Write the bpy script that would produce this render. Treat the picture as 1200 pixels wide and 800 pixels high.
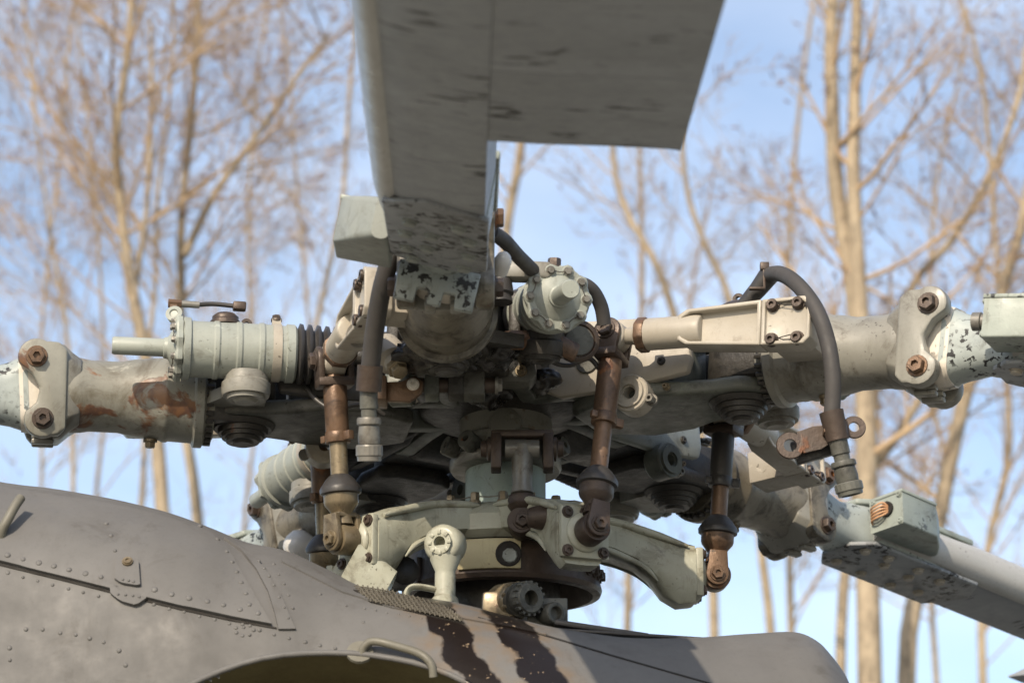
import bpy, bmesh, math, random
from math import sin, cos, pi, radians as R
from mathutils import Vector as V, Matrix, noise as mnoise
from mathutils.bvhtree import BVHTree

S = bpy.context.scene
for o in list(bpy.data.objects):
    bpy.data.objects.remove(o)
COL = S.collection
# ------------------------------------------------------------------ camera, light, exposure
D, EL, FPX = 6.7, R(20), 3333.3
CAM = V((0, -D * cos(EL), -D * sin(EL)))
cam = bpy.data.cameras.new('camera')
cam.lens, cam.sensor_width, cam.clip_end, cam.clip_start = 100, 36, 3000, 0.05
cam.dof.use_dof, cam.dof.focus_distance, cam.dof.aperture_fstop = True, 6.35, 4.3
camo = bpy.data.objects.new('camera', cam)
COL.objects.link(camo)
camo.location = CAM
camo.rotation_euler = (pi / 2 + EL, 0, 0)
S.camera = camo
SUN_EL, SUN_AZ = R(32), R(22)          # sun behind the camera, to the left
sd = V((-sin(SUN_AZ) * cos(SUN_EL), -cos(SUN_AZ) * cos(SUN_EL), sin(SUN_EL)))   # towards the sun
sl = bpy.data.lights.new('sun', 'SUN')
sl.energy, sl.angle, sl.color = 3.65, R(0.5), (1.0, 0.865, 0.69)
so = bpy.data.objects.new('sun', sl)
COL.objects.link(so)
so.rotation_euler = sd.to_track_quat('Z', 'Y').to_euler()
so.location = (-5, -12, 12)
W = bpy.data.worlds.new('World')
S.world = W
W.use_nodes = True
nt = W.node_tree
bg = nt.nodes['Background']
sky = nt.nodes.new('ShaderNodeTexSky')
sky.sky_type = 'NISHITA'
sky.sun_disc = False
sky.sun_elevation = SUN_EL
sky.sun_rotation = math.atan2(sd.x, sd.y)
sky.air_density, sky.dust_density, sky.ozone_density = 1.0, 1.4, 1.0
# thin high cloud veils over the sky
tc = nt.nodes.new('ShaderNodeTexCoord')
mp = nt.nodes.new('ShaderNodeMapping')
mp.inputs['Scale'].default_value = (2.2, 2.2, 6.0)
nz = nt.nodes.new('ShaderNodeTexNoise')
nz.inputs['Scale'].default_value = 2.2
nz.inputs['Detail'].default_value = 6
rp = nt.nodes.new('ShaderNodeValToRGB')
rp.color_ramp.elements[0].position, rp.color_ramp.elements[0].color = 0.36, (.03, .03, .03, 1)
rp.color_ramp.elements[1].position, rp.color_ramp.elements[1].color = 0.80, (0.30, 0.30, 0.30, 1)
mx = nt.nodes.new('ShaderNodeMix')
mx.data_type = 'RGBA'
mx.inputs['B'].default_value = (8.2, 8.4, 8.8, 1)
nt.links.new(tc.outputs['Generated'], mp.inputs['Vector'])
nt.links.new(mp.outputs[0], nz.inputs['Vector'])
nt.links.new(nz.outputs['Fac'], rp.inputs[0])
nt.links.new(rp.outputs[0], mx.inputs['Factor'])
nt.links.new(sky.outputs[0], mx.inputs['A'])
nt.links.new(mx.outputs['Result'], bg.inputs[0])
bg.inputs[1].default_value = 0.148
S.view_settings.view_transform = 'Standard'
S.view_settings.look = 'None'
S.view_settings.exposure = 0.5
S.view_settings.gamma = 1.0
S.cycles.max_bounces = 6


def at(px, py, y):
    """photo pixel (1200x800) and distance plane Y -> world point"""
    d = V(((px - 600) / FPX, (400 - py) / FPX * -sin(EL) + cos(EL), (400 - py) / FPX * cos(EL) + sin(EL)))
    return CAM + d * ((y - CAM.y) / d.y)


def ray(px, py):
    return V(((px - 600) / FPX, (400 - py) / FPX * -sin(EL) + cos(EL), (400 - py) / FPX * cos(EL) + sin(EL))).normalized()


# ------------------------------------------------------------------ materials
def mat(name, col, col2=None, rough=.55, metal=0., grime=0., grimecol=(.045, .035, .025), rust=0., rustcol=(.17, .065, .022),
        rustcol2=(.055, .025, .014), chips=0., chipcol=(.02, .02, .02), sc=1., bump=.12, stretch=None, coat=0., chipsc=55., spec=.4, pits=True):
    m = bpy.data.materials.new(name)
    m.use_nodes = True
    n, l = m.node_tree.nodes, m.node_tree.links
    b = n['Principled BSDF']
    t = n.new('ShaderNodeTexCoord')
    oi = n.new('ShaderNodeObjectInfo')
    mu = n.new('ShaderNodeMath'); mu.operation = 'MULTIPLY'; mu.inputs[1].default_value = 37.
    l.new(oi.outputs['Random'], mu.inputs[0])
    ad = n.new('ShaderNodeVectorMath'); ad.operation = 'ADD'
    l.new(t.outputs['Object'], ad.inputs[0]); l.new(mu.outputs[0], ad.inputs[1])
    base = ad.outputs[0]
    if stretch:
        ms = n.new('ShaderNodeVectorMath'); ms.operation = 'MULTIPLY'; ms.inputs[1].default_value = stretch
        l.new(base, ms.inputs[0]); sv = ms.outputs[0]
    else:
        sv = base

    def noise(scale, det=5, rg=.6, vec=None, dist=0.):
        q = n.new('ShaderNodeTexNoise')
        q.inputs['Scale'].default_value = scale
        q.inputs['Detail'].default_value = det
        q.inputs['Roughness'].default_value = rg
        q.inputs['Distortion'].default_value = dist
        l.new(vec or base, q.inputs['Vector'])
        return q.outputs['Fac']

    def ramp(f, a, c, va=0., vb=1.):
        q = n.new('ShaderNodeMapRange')
        q.inputs[1].default_value, q.inputs[2].default_value = a, c
        q.inputs[3].default_value, q.inputs[4].default_value = va, vb
        l.new(f, q.inputs[0])
        return q.outputs[0]

    def mix(f, a, c):
        q = n.new('ShaderNodeMix'); q.data_type = 'RGBA'
        l.new(f, q.inputs['Factor'])
        for s, v in (('A', a), ('B', c)):
            if isinstance(v, tuple):
                q.inputs[s].default_value = (*v, 1)
            else:
                l.new(v, q.inputs[s])
        return q.outputs['Result']

    def mul(a, c):
        q = n.new('ShaderNodeMath'); q.operation = 'MULTIPLY'
        for i, v in enumerate((a, c)):
            if isinstance(v, float):
                q.inputs[i].default_value = v
            else:
                l.new(v, q.inputs[i])
        return q.outputs[0]
    c2 = col2 or tuple(x * .72 for x in col)
    n1 = noise(7 * sc, 6, .65, sv)
    c = mix(ramp(n1, .35, .68), col, c2)
    # fine speckle of dust
    c = mix(ramp(noise(160 * sc, 3, .7), .55, .8, 0, .35), c, tuple(x * .55 for x in col))
    if grime:
        # broad tone drift, brushed-in dirt, runs down the part, then fine pits
        c = mix(ramp(noise(3.2 * sc, 3, .5), .38, .66, 0, .5 * min(1, grime * 1.4)), c, tuple(a * .55 + g * .3 for a, g in zip(col, grimecol)))
        g = noise(14 * sc, 10, .74, sv, .6)
        c = mix(ramp(g, .66 - .26 * grime, .80 - .24 * grime, 0, min(.92, .45 + grime * .6)), c, grimecol)
        st = n.new('ShaderNodeVectorMath'); st.operation = 'MULTIPLY'; st.inputs[1].default_value = (1, 1, .13)
        l.new(base, st.inputs[0])
        run = mul(ramp(noise(38 * sc, 6, .7, st.outputs[0]), .54, .70), ramp(noise(6 * sc, 3, .5), .44, .62, 0, .75 * min(1, grime * 1.5)))
        c = mix(run, c, grimecol)
        if pits:
            c = mix(mul(ramp(noise(95, 2, .5), .675, .71, 0, .75), ramp(noise(9, 2), .52, .6)), c, tuple(x * .5 for x in grimecol))
        # pale scuffs where the dirt is rubbed off
        if pits:
            c = mix(mul(ramp(noise(26 * sc, 8, .7, None, .8), .60, .66), ramp(noise(5 * sc, 2), .5, .62, 0, .55)), c, tuple(min(.8, x * 1.5) for x in col))
    rm = None
    if rust:
        rr = noise(13 * sc, 8, .6, base, .6)
        rm = ramp(rr, .74 - .34 * rust, .79 - .34 * rust)
        rc = mix(ramp(noise(45 * sc, 5), .4, .62), rustcol, rustcol2)
        c = mix(rm, c, rc)
    if chips:
        cm = mul(ramp(noise(chipsc, 4, .55, sv), .56, .585), ramp(noise(chipsc * .13, 2, .5), .62 - .25 * chips, .72 - .25 * chips))
        c = mix(cm, c, chipcol)
    l.new(c, b.inputs['Base Color'])
    rf = ramp(noise(30 * sc, 5), .3, .7, max(.05, rough - .12), min(1., rough + .14))
    l.new(rf, b.inputs['Roughness'])
    b.inputs['Metallic'].default_value = metal
    b.inputs['Specular IOR Level'].default_value = spec
    b.inputs['Coat Weight'].default_value = coat
    if bump:
        bp = n.new('ShaderNodeBump')
        bp.inputs['Strength'].default_value = bump
        bp.inputs['Distance'].default_value = .004
        l.new(noise(70 * sc, 8, .65), bp.inputs['Height'])
        if rust or chips:
            bp2 = n.new('ShaderNodeBump'); bp2.inputs['Strength'].default_value = .25; bp2.inputs['Distance'].default_value = .002
            l.new(rm if rust else cm, bp2.inputs['Height']); l.new(bp.outputs[0], bp2.inputs['Normal']); bp = bp2
        l.new(bp.outputs[0], b.inputs['Normal'])
    return m


M = {}
M['green'] = mat('pale_green_paint', (.31, .33, .29), (.26, .275, .24), .42, grime=.42, rust=.06, grimecol=(.10, .09, .065))
M['grip'] = mat('weathered_grey_paint', (.255, .25, .218), (.18, .172, .146), .42, grime=.55, rust=.12, grimecol=(.075, .062, .043))
M['gripoil'] = mat('oily_grip_paint', (.20, .18, .14), (.125, .11, .08), .36, grime=.75, rust=.12, grimecol=(.03, .024, .016))
M['griprust'] = mat('rust_patched_grip_paint', (.255, .25, .21), (.185, .18, .15), .42, grime=.55, rust=.50, rustcol=(.095, .05, .033), rustcol2=(.17, .085, .04), sc=.75, grimecol=(.09, .075, .05))
M['nose'] = mat('pale_leading_edge', (.43, .425, .40), (.36, .355, .335), .35, grime=.3, grimecol=(.2, .19, .16), stretch=(.3, 1, 1))
M['boxgrey'] = mat('grey_green_box_paint', (.27, .29, .265), (.21, .225, .205), .45, grime=.45, grimecol=(.10, .095, .075))
M['grease'] = mat('black_grease', (.012, .011, .010), (.022, .018, .014), .3, grime=.3, bump=.6, spec=.5)
M['comb'] = mat('comb_plate_paint', (.34, .375, .36), (.22, .245, .23), .42, grime=.62, chips=.75, chipsc=52, grimecol=(.06, .055, .042))
M['horn'] = mat('dusty_alloy', (.375, .345, .29), (.32, .285, .225), .42, grime=.36, rust=.04, grimecol=(.12, .1, .07))
M['chip'] = mat('chipped_pale_paint', (.36, .40, .385), (.27, .30, .285), .42, grime=.4, chips=.85, chipsc=60, grimecol=(.09, .085, .07))
M['root'] = mat('blade_root_green_paint', (.31, .345, .305), (.245, .272, .24), .45, grime=.42, chips=.35, grimecol=(.12, .115, .09))
M['blade'] = mat('blade_grey_paint', (.285, .30, .315), (.235, .248, .258), .5, grime=.3, grimecol=(.12, .125, .125), chips=.36, chipsc=58, chipcol=(.035, .035, .035), stretch=(1, .2, 1), bump=.05, pits=False)
M['rootblade'] = mat('flaked_blade_paint', (.28, .295, .305), (.21, .22, .225), .5, grime=.55, chips=.8, chipsc=46, chipcol=(.03, .03, .03), grimecol=(.06, .06, .056), pits=False)
M['dark'] = mat('greasy_dark_metal', (.055, .05, .043), (.025, .023, .02), .42, grime=.6, rust=.14, grimecol=(.008, .008, .007), bump=.5)
M['hub'] = mat('dirty_hub_paint', (.115, .115, .098), (.065, .063, .053), .45, grime=.62, rust=.12, grimecol=(.018, .016, .013), bump=.3)
M['link'] = mat('hub_link_paint', (.135, .145, .122), (.08, .085, .072), .42, grime=.6, rust=.09, grimecol=(.025, .022, .017), bump=.2)
M['rust'] = mat('rusty_steel', (.18, .11, .066), (.10, .062, .04), .42, metal=.35, grime=.62, rust=.42, rustcol=(.22, .095, .04), grimecol=(.035, .024, .018), bump=.4)
M['rustdark'] = mat('dark_rusty_steel', (.085, .06, .046), (.045, .034, .027), .45, metal=.3, grime=.5, rust=.3, rustcol=(.13, .055, .025), bump=.4)
M['tan'] = mat('tan_stained_metal', (.24, .195, .125), (.15, .115, .07), .36, metal=.35, grime=.55, rust=.18, grimecol=(.04, .028, .018))
M['rubber'] = mat('black_rubber', (.045, .042, .04), (.028, .026, .025), .42, grime=.25, grimecol=(.10, .09, .075), bump=.2, spec=.4)
M['hose'] = mat('dusty_rubber_hose', (.06, .055, .052), (.042, .04, .038), .62, grime=.2, grimecol=(.10, .09, .075), bump=.15, spec=.3)
M['steel'] = mat('dull_steel', (.24, .23, .205), (.15, .14, .12), .4, metal=.35, grime=.55, rust=.16, grimecol=(.04, .03, .02))
M['star'] = mat('swashplate_paint', (.40, .405, .33), (.30, .295, .225), .4, grime=.5, rust=.09, grimecol=(.09, .072, .045))
M['mast'] = mat('mast_blue_green_paint', (.30, .37, .345), (.24, .29, .27), .42, grime=.35, rust=.06, grimecol=(.08, .075, .05))
M['bare'] = mat('bare_white_primer', (.68, .64, .56), (.55, .5, .42), .5, grime=.2, chips=.5, chipsc=40)
M['orange'] = mat('orange_wire', (.52, .30, .16), (.45, .25, .13), .5)
M['yellow'] = mat('yellowed_plate_paint', (.42, .37, .22), (.34, .29, .17), .5, grime=.45, rust=.18, grimecol=(.12, .08, .04))
M['near_black'] = mat('near_black_and_hole_shade', (.02, .017, .014), rough=.8)  # near black for wires and joints, and for shade painted where holes are uncut
M['glass'] = mat('lamp_dome', (.62, .60, .56), rough=.15, bump=0)
M['olive'] = mat('olive_inner_paint', (.13, .115, .06), (.10, .085, .045), .6, grime=.3)
M['mesh'] = mat('wire_screen', (.15, .135, .105), (.085, .075, .055), .5, metal=.3, grime=.4)
M['soil'] = mat('dry_grass_ground', (.28, .265, .225), (.21, .20, .165), .95, sc=.05, bump=.4, spec=.1)
M['bark'] = mat('tan_bark', (.39, .32, .225), (.25, .20, .14), .85, sc=1.3, grime=.6, grimecol=(.09, .075, .06), bump=.6, spec=.15, stretch=(1, 1, .35))  # one tan base for every trunk, with brown mottling
M['twig'] = mat('thin_twig_bark', (.43, .32, .20), (.31, .22, .145), .85, sc=.3, bump=0, spec=.15)
M['bud'] = mat('red_brown_catkins', (.27, .165, .14), (.19, .12, .10), .85, sc=.3, bump=0, spec=.15)


def cowl_mat():
    m = mat('weathered_cowl_paint', (.128, .125, .120), (.103, .100, .096), .60, spec=.32, pits=False, grime=.36, grimecol=(.066, .06, .053), sc=.6, bump=.06)
    n, l = m.node_tree.nodes, m.node_tree.links
    b = n['Principled BSDF']
    src = b.inputs['Base Color'].links[0].from_socket
    t = n.new('ShaderNodeTexCoord')
    nz = n.new('ShaderNodeTexNoise'); nz.inputs['Scale'].default_value = 14; nz.inputs['Detail'].default_value = 6
    l.new(t.outputs['Object'], nz.inputs['Vector'])
    sb = n.new('ShaderNodeVectorMath'); sb.operation = 'SUBTRACT'; sb.inputs[1].default_value = (.5, .5, .5)
    l.new(nz.outputs['Color'], sb.inputs[0])
    sm = n.new('ShaderNodeVectorMath'); sm.operation = 'SCALE'; sm.inputs['Scale'].default_value = .075
    l.new(sb.outputs[0], sm.inputs[0])
    ad = n.new('ShaderNodeVectorMath'); ad.operation = 'ADD'
    l.new(t.outputs['Object'], ad.inputs[0]); l.new(sm.outputs[0], ad.inputs[1])
    sp = n.new('ShaderNodeSeparateXYZ'); l.new(ad.outputs[0], sp.inputs[0])

    def M_(op, a, c):
        q = n.new('ShaderNodeMath'); q.operation = op
        for i, v in enumerate((a, c)):
            if isinstance(v, (int, float)):
                q.inputs[i].default_value = v
            else:
                l.new(v, q.inputs[i])
        return q.outputs[0]
    # two oil runs that creep down the side: x centre drifts with height
    tot = None
    for x0, z0, z1, slope, w in STAINS:
        xc = M_('ADD', x0, M_('MULTIPLY', M_('SUBTRACT', z0, sp.outputs[2]), slope))
        dx = M_('ABSOLUTE', M_('SUBTRACT', sp.outputs[0], xc), 0)
        fx = n.new('ShaderNodeMapRange'); fx.inputs[1].default_value, fx.inputs[2].default_value = w, w * .8
        l.new(dx, fx.inputs[0])
        fz = n.new('ShaderNodeMapRange'); fz.inputs[1].default_value, fz.inputs[2].default_value = z0, z0 - .02
        l.new(sp.outputs[2], fz.inputs[0])
        fb = n.new('ShaderNodeMapRange'); fb.inputs[1].default_value, fb.inputs[2].default_value = z1, z1 + .06
        l.new(sp.outputs[2], fb.inputs[0])
        f = M_('MULTIPLY', M_('MULTIPLY', fx.outputs[0], fz.outputs[0]), fb.outputs[0])
        tot = f if tot is None else M_('MAXIMUM', tot, f)
    n2 = n.new('ShaderNodeTexNoise'); n2.inputs['Scale'].default_value = 75; n2.inputs['Detail'].default_value = 3
    l.new(t.outputs['Object'], n2.inputs['Vector'])
    r2 = n.new('ShaderNodeMapRange'); r2.inputs[1].default_value, r2.inputs[2].default_value = .66, .7
    l.new(n2.outputs['Fac'], r2.inputs[0])
    oc = n.new('ShaderNodeMix'); oc.data_type = 'RGBA'; oc.inputs['A'].default_value = (.011, .008, .007, 1); oc.inputs['B'].default_value = (.2, .15, .1, 1)
    l.new(r2.outputs[0], oc.inputs['Factor'])
    mx = n.new('ShaderNodeMix'); mx.data_type = 'RGBA'
    hal = None
    for x0, z0, z1, slope, w in STAINS:
        xc = M_('ADD', x0, M_('MULTIPLY', M_('SUBTRACT', z0, sp.outputs[2]), slope))
        fx = n.new('ShaderNodeMapRange'); fx.inputs[1].default_value, fx.inputs[2].default_value = w + .055, w * .9
        fx.inputs[4].default_value = .7
        l.new(M_('ABSOLUTE', M_('SUBTRACT', sp.outputs[0], xc), 0), fx.inputs[0])
        fz = n.new('ShaderNodeMapRange'); fz.inputs[1].default_value, fz.inputs[2].default_value = z0 + .03, z0 - .03
        l.new(sp.outputs[2], fz.inputs[0])
        f = M_('MULTIPLY', fx.outputs[0], fz.outputs[0])
        hal = f if hal is None else M_('MAXIMUM', hal, f)
    nh = n.new('ShaderNodeTexNoise'); nh.inputs['Scale'].default_value = 22; nh.inputs['Detail'].default_value = 7
    l.new(t.outputs['Object'], nh.inputs['Vector'])
    rh = n.new('ShaderNodeMapRange'); rh.inputs[1].default_value, rh.inputs[2].default_value = .35, .62
    l.new(nh.outputs['Fac'], rh.inputs[0])
    hx = n.new('ShaderNodeMix'); hx.data_type = 'RGBA'; hx.inputs['B'].default_value = (.15, .10, .055, 1)
    l.new(M_('MULTIPLY', hal, rh.outputs[0]), hx.inputs['Factor']); l.new(src, hx.inputs['A'])
    src = hx.outputs['Result']
    l.new(tot, mx.inputs['Factor']); l.new(src, mx.inputs['A']); l.new(oc.outputs['Result'], mx.inputs['B'])
    l.new(mx.outputs['Result'], b.inputs['Base Color'])
    rs = b.inputs['Roughness'].links[0].from_socket
    mr = n.new('ShaderNodeMix'); mr.data_type = 'FLOAT'
    l.new(tot, mr.inputs['Factor']); l.new(rs, mr.inputs['A']); mr.inputs['B'].default_value = .28
    l.new(mr.outputs['Result'], b.inputs['Roughness'])
    return m


STAINS = [(-.195, -.735, -1.6, .46, .036), (-.055, -.75, -1.6, .46, .042)]
M['cowl'] = cowl_mat()


# ------------------------------------------------------------------ mesh builders
def basis(z, hint=None):
    z = z.normalized()
    h = hint or (V((0, 0, 1)) if abs(z.z) < .9 else V((1, 0, 0)))
    x = h - z * h.dot(z)
    if x.length < 1e-6:
        h = V((0, 1, 0)); x = h - z * h.dot(z)
    x.normalize()
    return x, z.cross(x), z


class MB:
    def __init__(s):
        s.bm = bmesh.new()

    def rev(s, p, ax, prof, n=28, hint=None, sq=None, closed=False):
        """revolve profile [(t, r)...] about the axis ax through p"""
        p = V(p); x, y, z = basis(V(ax), V(hint) if hint else None)
        rings = []
        for t, r in prof:
            if r < 1e-5:
                rings.append([s.bm.verts.new(p + z * t)])
            else:
                rings.append([s.bm.verts.new(p + z * t + (x * cos(2 * pi * (i + .5) / n) + y * sin(2 * pi * (i + .5) / n)) * r) for i in range(n)])
        seq = list(zip(rings, rings[1:]))
        if closed:
            seq.append((rings[-1], rings[0]))
        for a, b in seq:
            for i in range(n):
                j = (i + 1) % n
                if len(a) == 1 and len(b) == 1:
                    continue
                if len(a) == 1:
                    s.bm.faces.new((a[0], b[i], b[j]))
                elif len(b) == 1:
                    s.bm.faces.new((a[i], a[j], b[0]))
                else:
                    s.bm.faces.new((a[i], a[j], b[j], b[i]))
        if not closed:
            for rg, fl in ((rings[0], True), (rings[-1], False)):
                if len(rg) > 1:
                    s.bm.faces.new(rg[::-1] if fl else rg)
        return s

    def tube(s, pts, r, n=12, flat=1.):
        pts = [V(p) for p in pts]
        rs = r if isinstance(r, (list, tuple)) else [r] * len(pts)
        prev = None
        rings = []
        hint = None
        for i, p in enumerate(pts):
            d = (pts[min(i + 1, len(pts) - 1)] - pts[max(i - 1, 0)])
            if hint is None:
                x, y, z = basis(d)
            else:
                z = d.normalized(); x = (hint - z * hint.dot(z)).normalized(); y = z.cross(x)
            hint = x
            rg = [s.bm.verts.new(p + (x * cos(2 * pi * k / n) + y * sin(2 * pi * k / n) * flat) * rs[i]) for k in range(n)]
            rings.append(rg)
        for a, b in zip(rings, rings[1:]):
            for k in range(n):
                j = (k + 1) % n
                s.bm.faces.new((a[k], a[j], b[j], b[k]))
        s.bm.faces.new(rings[0][::-1]); s.bm.faces.new(rings[-1])
        return s

    def prism(s, poly, o, ux, uy, h0, h1):
        """polygon in the plane (o, ux, uy), extruded along ux x uy from h0 to h1"""
        o, ux, uy = V(o), V(ux).normalized(), V(uy).normalized()
        n = ux.cross(uy)
        a = [s.bm.verts.new(o + ux * p[0] + uy * p[1] + n * h0) for p in poly]
        b = [s.bm.verts.new(o + ux * p[0] + uy * p[1] + n * h1) for p in poly]
        k = len(poly)
        fs = [s.bm.faces.new(a[::-1]), s.bm.faces.new(b)]
        for i in range(k):
            j = (i + 1) % k
            fs.append(s.bm.faces.new((a[i], a[j], b[j], b[i])))
        return s

    def box(s, c, sz, ux=(1, 0, 0), uy=(0, 1, 0)):
        hx, hy, hz = sz[0] / 2, sz[1] / 2, sz[2] / 2
        return s.prism([(-hx, -hy), (hx, -hy), (hx, hy), (-hx, hy)], c, ux, uy, -hz, hz)

    def loft(s, secs, cap=True):
        rings = [[s.bm.verts.new(V(p)) for p in sec] for sec in secs]
        n = len(rings[0])
        for a, b in zip(rings, rings[1:]):
            for k in range(n):
                j = (k + 1) % n
                s.bm.faces.new((a[k], a[j], b[j], b[k]))
        if cap:
            s.bm.faces.new(rings[0][::-1]); s.bm.faces.new(rings[-1])
        return s

    def data(s, name, m, bev=0., seg=2, ang=38, sharp=40, jit=0.):
        bm = s.bm
        bmesh.ops.recalc_face_normals(bm, faces=bm.faces)
        if bev:
            ed = [e for e in bm.edges if len(e.link_faces) == 2 and e.calc_face_angle(0) > R(ang)]
            if ed:
                bmesh.ops.bevel(bm, geom=ed, offset=bev, offset_type='OFFSET', segments=seg, profile=.5, affect='EDGES', clamp_overlap=True)
        me = bpy.data.meshes.new(name)
        bm.to_mesh(me); bm.free()
        me.materials.append(m)
        me.polygons.foreach_set('use_smooth', [True] * len(me.polygons))
        me.set_sharp_from_angle(angle=R(sharp))
        return me

    def obj(s, name, m, parent=None, **kw):
        return link(name, s.data(name, M[m] if isinstance(m, str) else m, **kw), parent)


def link(name, me, parent=None, mx=None, label=None):
    o = bpy.data.objects.new(name, me)
    COL.objects.link(o)
    if parent:
        o.parent = parent
    if mx is not None:
        o.matrix_basis = mx
    if label:
        o['label'] = label
    return o


def thing(name, label, cat, mx=None, group=None):
    o = bpy.data.objects.new(name, None)
    o.empty_display_size = .05
    COL.objects.link(o)
    if mx is not None:
        o.matrix_basis = mx
    o['label'], o['category'] = label, cat
    if group:
        o['group'] = group
    return o


def frame(o, x, zh):
    x = V(x).normalized(); z = V(zh) - x * V(zh).dot(x); z.normalize(); y = z.cross(x)
    m = Matrix((x, y, z)).transposed().to_4x4()
    m.translation = V(o)
    return m


def T(x, y, z):
    return Matrix.Translation((x, y, z))


def circ(cx, cy, r, a0, a1, n):
    return [(cx + r * cos(R(a0 + (a1 - a0) * i / n)), cy + r * sin(R(a0 + (a1 - a0) * i / n))) for i in range(n + 1)]


def smooth(pts, k=6):
    pts = [V(p) for p in pts]
    out = []
    for i in range(len(pts) - 1):
        p0, p1, p2, p3 = pts[max(i - 1, 0)], pts[i], pts[i + 1], pts[min(i + 2, len(pts) - 1)]
        for j in range(k):
            t = j / k
            out.append(.5 * ((2 * p1) + (p2 - p0) * t + (2 * p0 - 5 * p1 + 4 * p2 - p3) * t * t + (3 * p1 - p0 - 3 * p2 + p3) * t ** 3))
    out.append(pts[-1])
    return out


CACHE = {}


def cached(key, fn):
    if key not in CACHE:
        CACHE[key] = fn()
    return CACHE[key]


def bolt(parent, p, ax, r=.012, h=.012, m='rustdark', name='bolt', hole=True, hexa=True):
    """a bolt head on a washer, its own object; the mesh is shared between alike ones"""
    def mk():
        b = MB()
        b.rev((0, 0, 0), (0, 0, 1), [(-.004, r * 1.25), (.002, r * 1.25), (.003, r * 1.2), (.003, 0.0001)], 18)
        nn = 6 if hexa else 20
        if hole:
            b.rev((0, 0, 0), (0, 0, 1), [(0, r), (h * .8, r), (h, r * .88), (h, r * .45), (h * .55, r * .4), (h * .55, 0)], nn)
        else:
            b.rev((0, 0, 0), (0, 0, 1), [(0, r), (h * .8, r), (h, r * .85), (h, 0)], nn)
        return b.data(name, M[m], sharp=30)
    me = cached(('bolt', round(r, 4), round(h, 4), m, hole, hexa), mk)
    x, y, z = basis(V(ax))
    mm = Matrix((x, y, z)).transposed().to_4x4()
    mm = mm @ Matrix.Rotation(random.Random(str(p)).uniform(0, 1), 4, 'Z')
    mm.translation = V(p)
    return link(name, me, parent, mm)


def lug(mb, c, ax, r, hole, w, n=28):
    """ring with a hole, centred, axis ax"""
    mb.rev(c, ax, [(-w / 2, hole), (-w / 2, r * .94), (-w / 2 + .004, r), (w / 2 - .004, r), (w / 2, r * .94), (w / 2, hole)], n, closed=True)


# ------------------------------------------------------------------ rotor layout
HUB = V((-.025, 0, -.142))
AZ = [-101, -26, 45, 121, 189.5]      # front, right, right rear, left rear, left
DROOP = [1.0, 5.0, 1.0, 2.0, .4]
LIFT = [-.045, -.005, -.045, -.045, -.045]
BDROOP = [8, 4, 4, 4, 5]
EYE = [V((-.2, -.25, -.005)), V((-.2, -.25, -.005)), V((-.2, -.36, -.005)), V((-.2, -.25, -.005)), V((-.2, -.25, -.005))]
PAD = [V((.27, -.135, .0)), V((.27, -.235, .0)), V((.27, -.235, .0)), V((.27, -.235, .0)), V((.27, -.235, .0))]
LAG = [12.0, -1.0, -2, 0, 0]
ROLL = [-11, 0, 0, 0, 0]
GROLL = [0, 0, -4, -10, -10]
WHERE = ['pointing towards the camera', 'reaching to the right edge', 'running away down to the lower right', 'behind the cowl at the left rear', 'reaching to the left edge']
ARM = [T(*HUB) @ Matrix.Rotation(R(a), 4, 'Z') for a in AZ]
GRIP = [ARM[i] @ T(.6, 0, LIFT[i]) @ Matrix.Rotation(R(LAG[i]), 4, 'Z') @ Matrix.Rotation(R(DROOP[i]), 4, 'Y') @ Matrix.Rotation(R(GROLL[i]), 4, 'X') for i in range(5)]
BLADE = [GRIP[i] @ T(.464, 0, 0) @ Matrix.Rotation(R(BDROOP[i]), 4, 'Y') @ Matrix.Rotation(R(ROLL[i]), 4, 'X') for i in range(5)]
X3, Y3, Z3 = V((1, 0, 0)), V((0, 1, 0)), V((0, 0, 1))

# ---- hub
hub = thing('rotor_hub', 'dark greasy central rotor hub that all five blade arms join', 'rotor hub', T(*HUB))
b = MB()
b.rev((0, 0, 0), Z3, [(-.06, 0), (-.06, .10), (-.055, .16), (-.045, .185), (-.02, .20), (.05, .2), (.085, .17), (.11, .10), (.12, 0)], 40)
b.obj('hub_body', 'dark', hub, sharp=50)


def hub_arm_me():
    b = MB()
    for sgn in (-1, 1):
        y0 = sgn * .09
        poly = [(.10, -.055), (.20, -.06)] + circ(.29, 0, .072, -90, 90, 10) + [(.2, .075), (.10, .08)]
        b.prism(poly, (0, y0, 0), X3, Z3, -.02, .02)
    return b.data('hub_arm', M['link'], bev=.006)


def hub_pin_me():
    b = MB()
    b.rev((.29, -.155, 0), Y3, [(0, 0), (0, .028), (.012, .032), (.012, .05), (.03, .053), (.28, .053), (.298, .05), (.298, .032), (.31, .028), (.31, 0)], 28)
    return b.data('hinge_pin', M['hub'], sharp=35)


for i in range(5):
    r = Matrix.Rotation(R(AZ[i]), 4, 'Z')
    link('hub_arm', cached('hub_arm', hub_arm_me), hub, r)
    link('hinge_pin', cached('hinge_pin', hub_pin_me), hub, r)
    for sg in (-1, 1):
        a = R(AZ[i] + 36 + sg * 9)
        bolt(hub, (.19 * cos(a), .19 * sin(a), .0), (cos(a), sin(a), 0), .014, .014, 'rustdark')


def blob(name, m, parent, c, rad, sq, seed, amp=.35, fr=38, sub=4):
    b = MB()
    bmesh.ops.create_icosphere(b.bm, subdivisions=sub, radius=1)
    for v in b.bm.verts:
        d = v.co.normalized()
        q = V((d.x * rad * sq[0], d.y * rad * sq[1], d.z * rad * sq[2]))
        k = 1 + amp * mnoise.fractal(q * fr + V((seed, 0, 0)), 1., 2., 4)
        v.co = V(c) + q * k
    return b.obj(name, m, parent, sharp=80)


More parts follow.
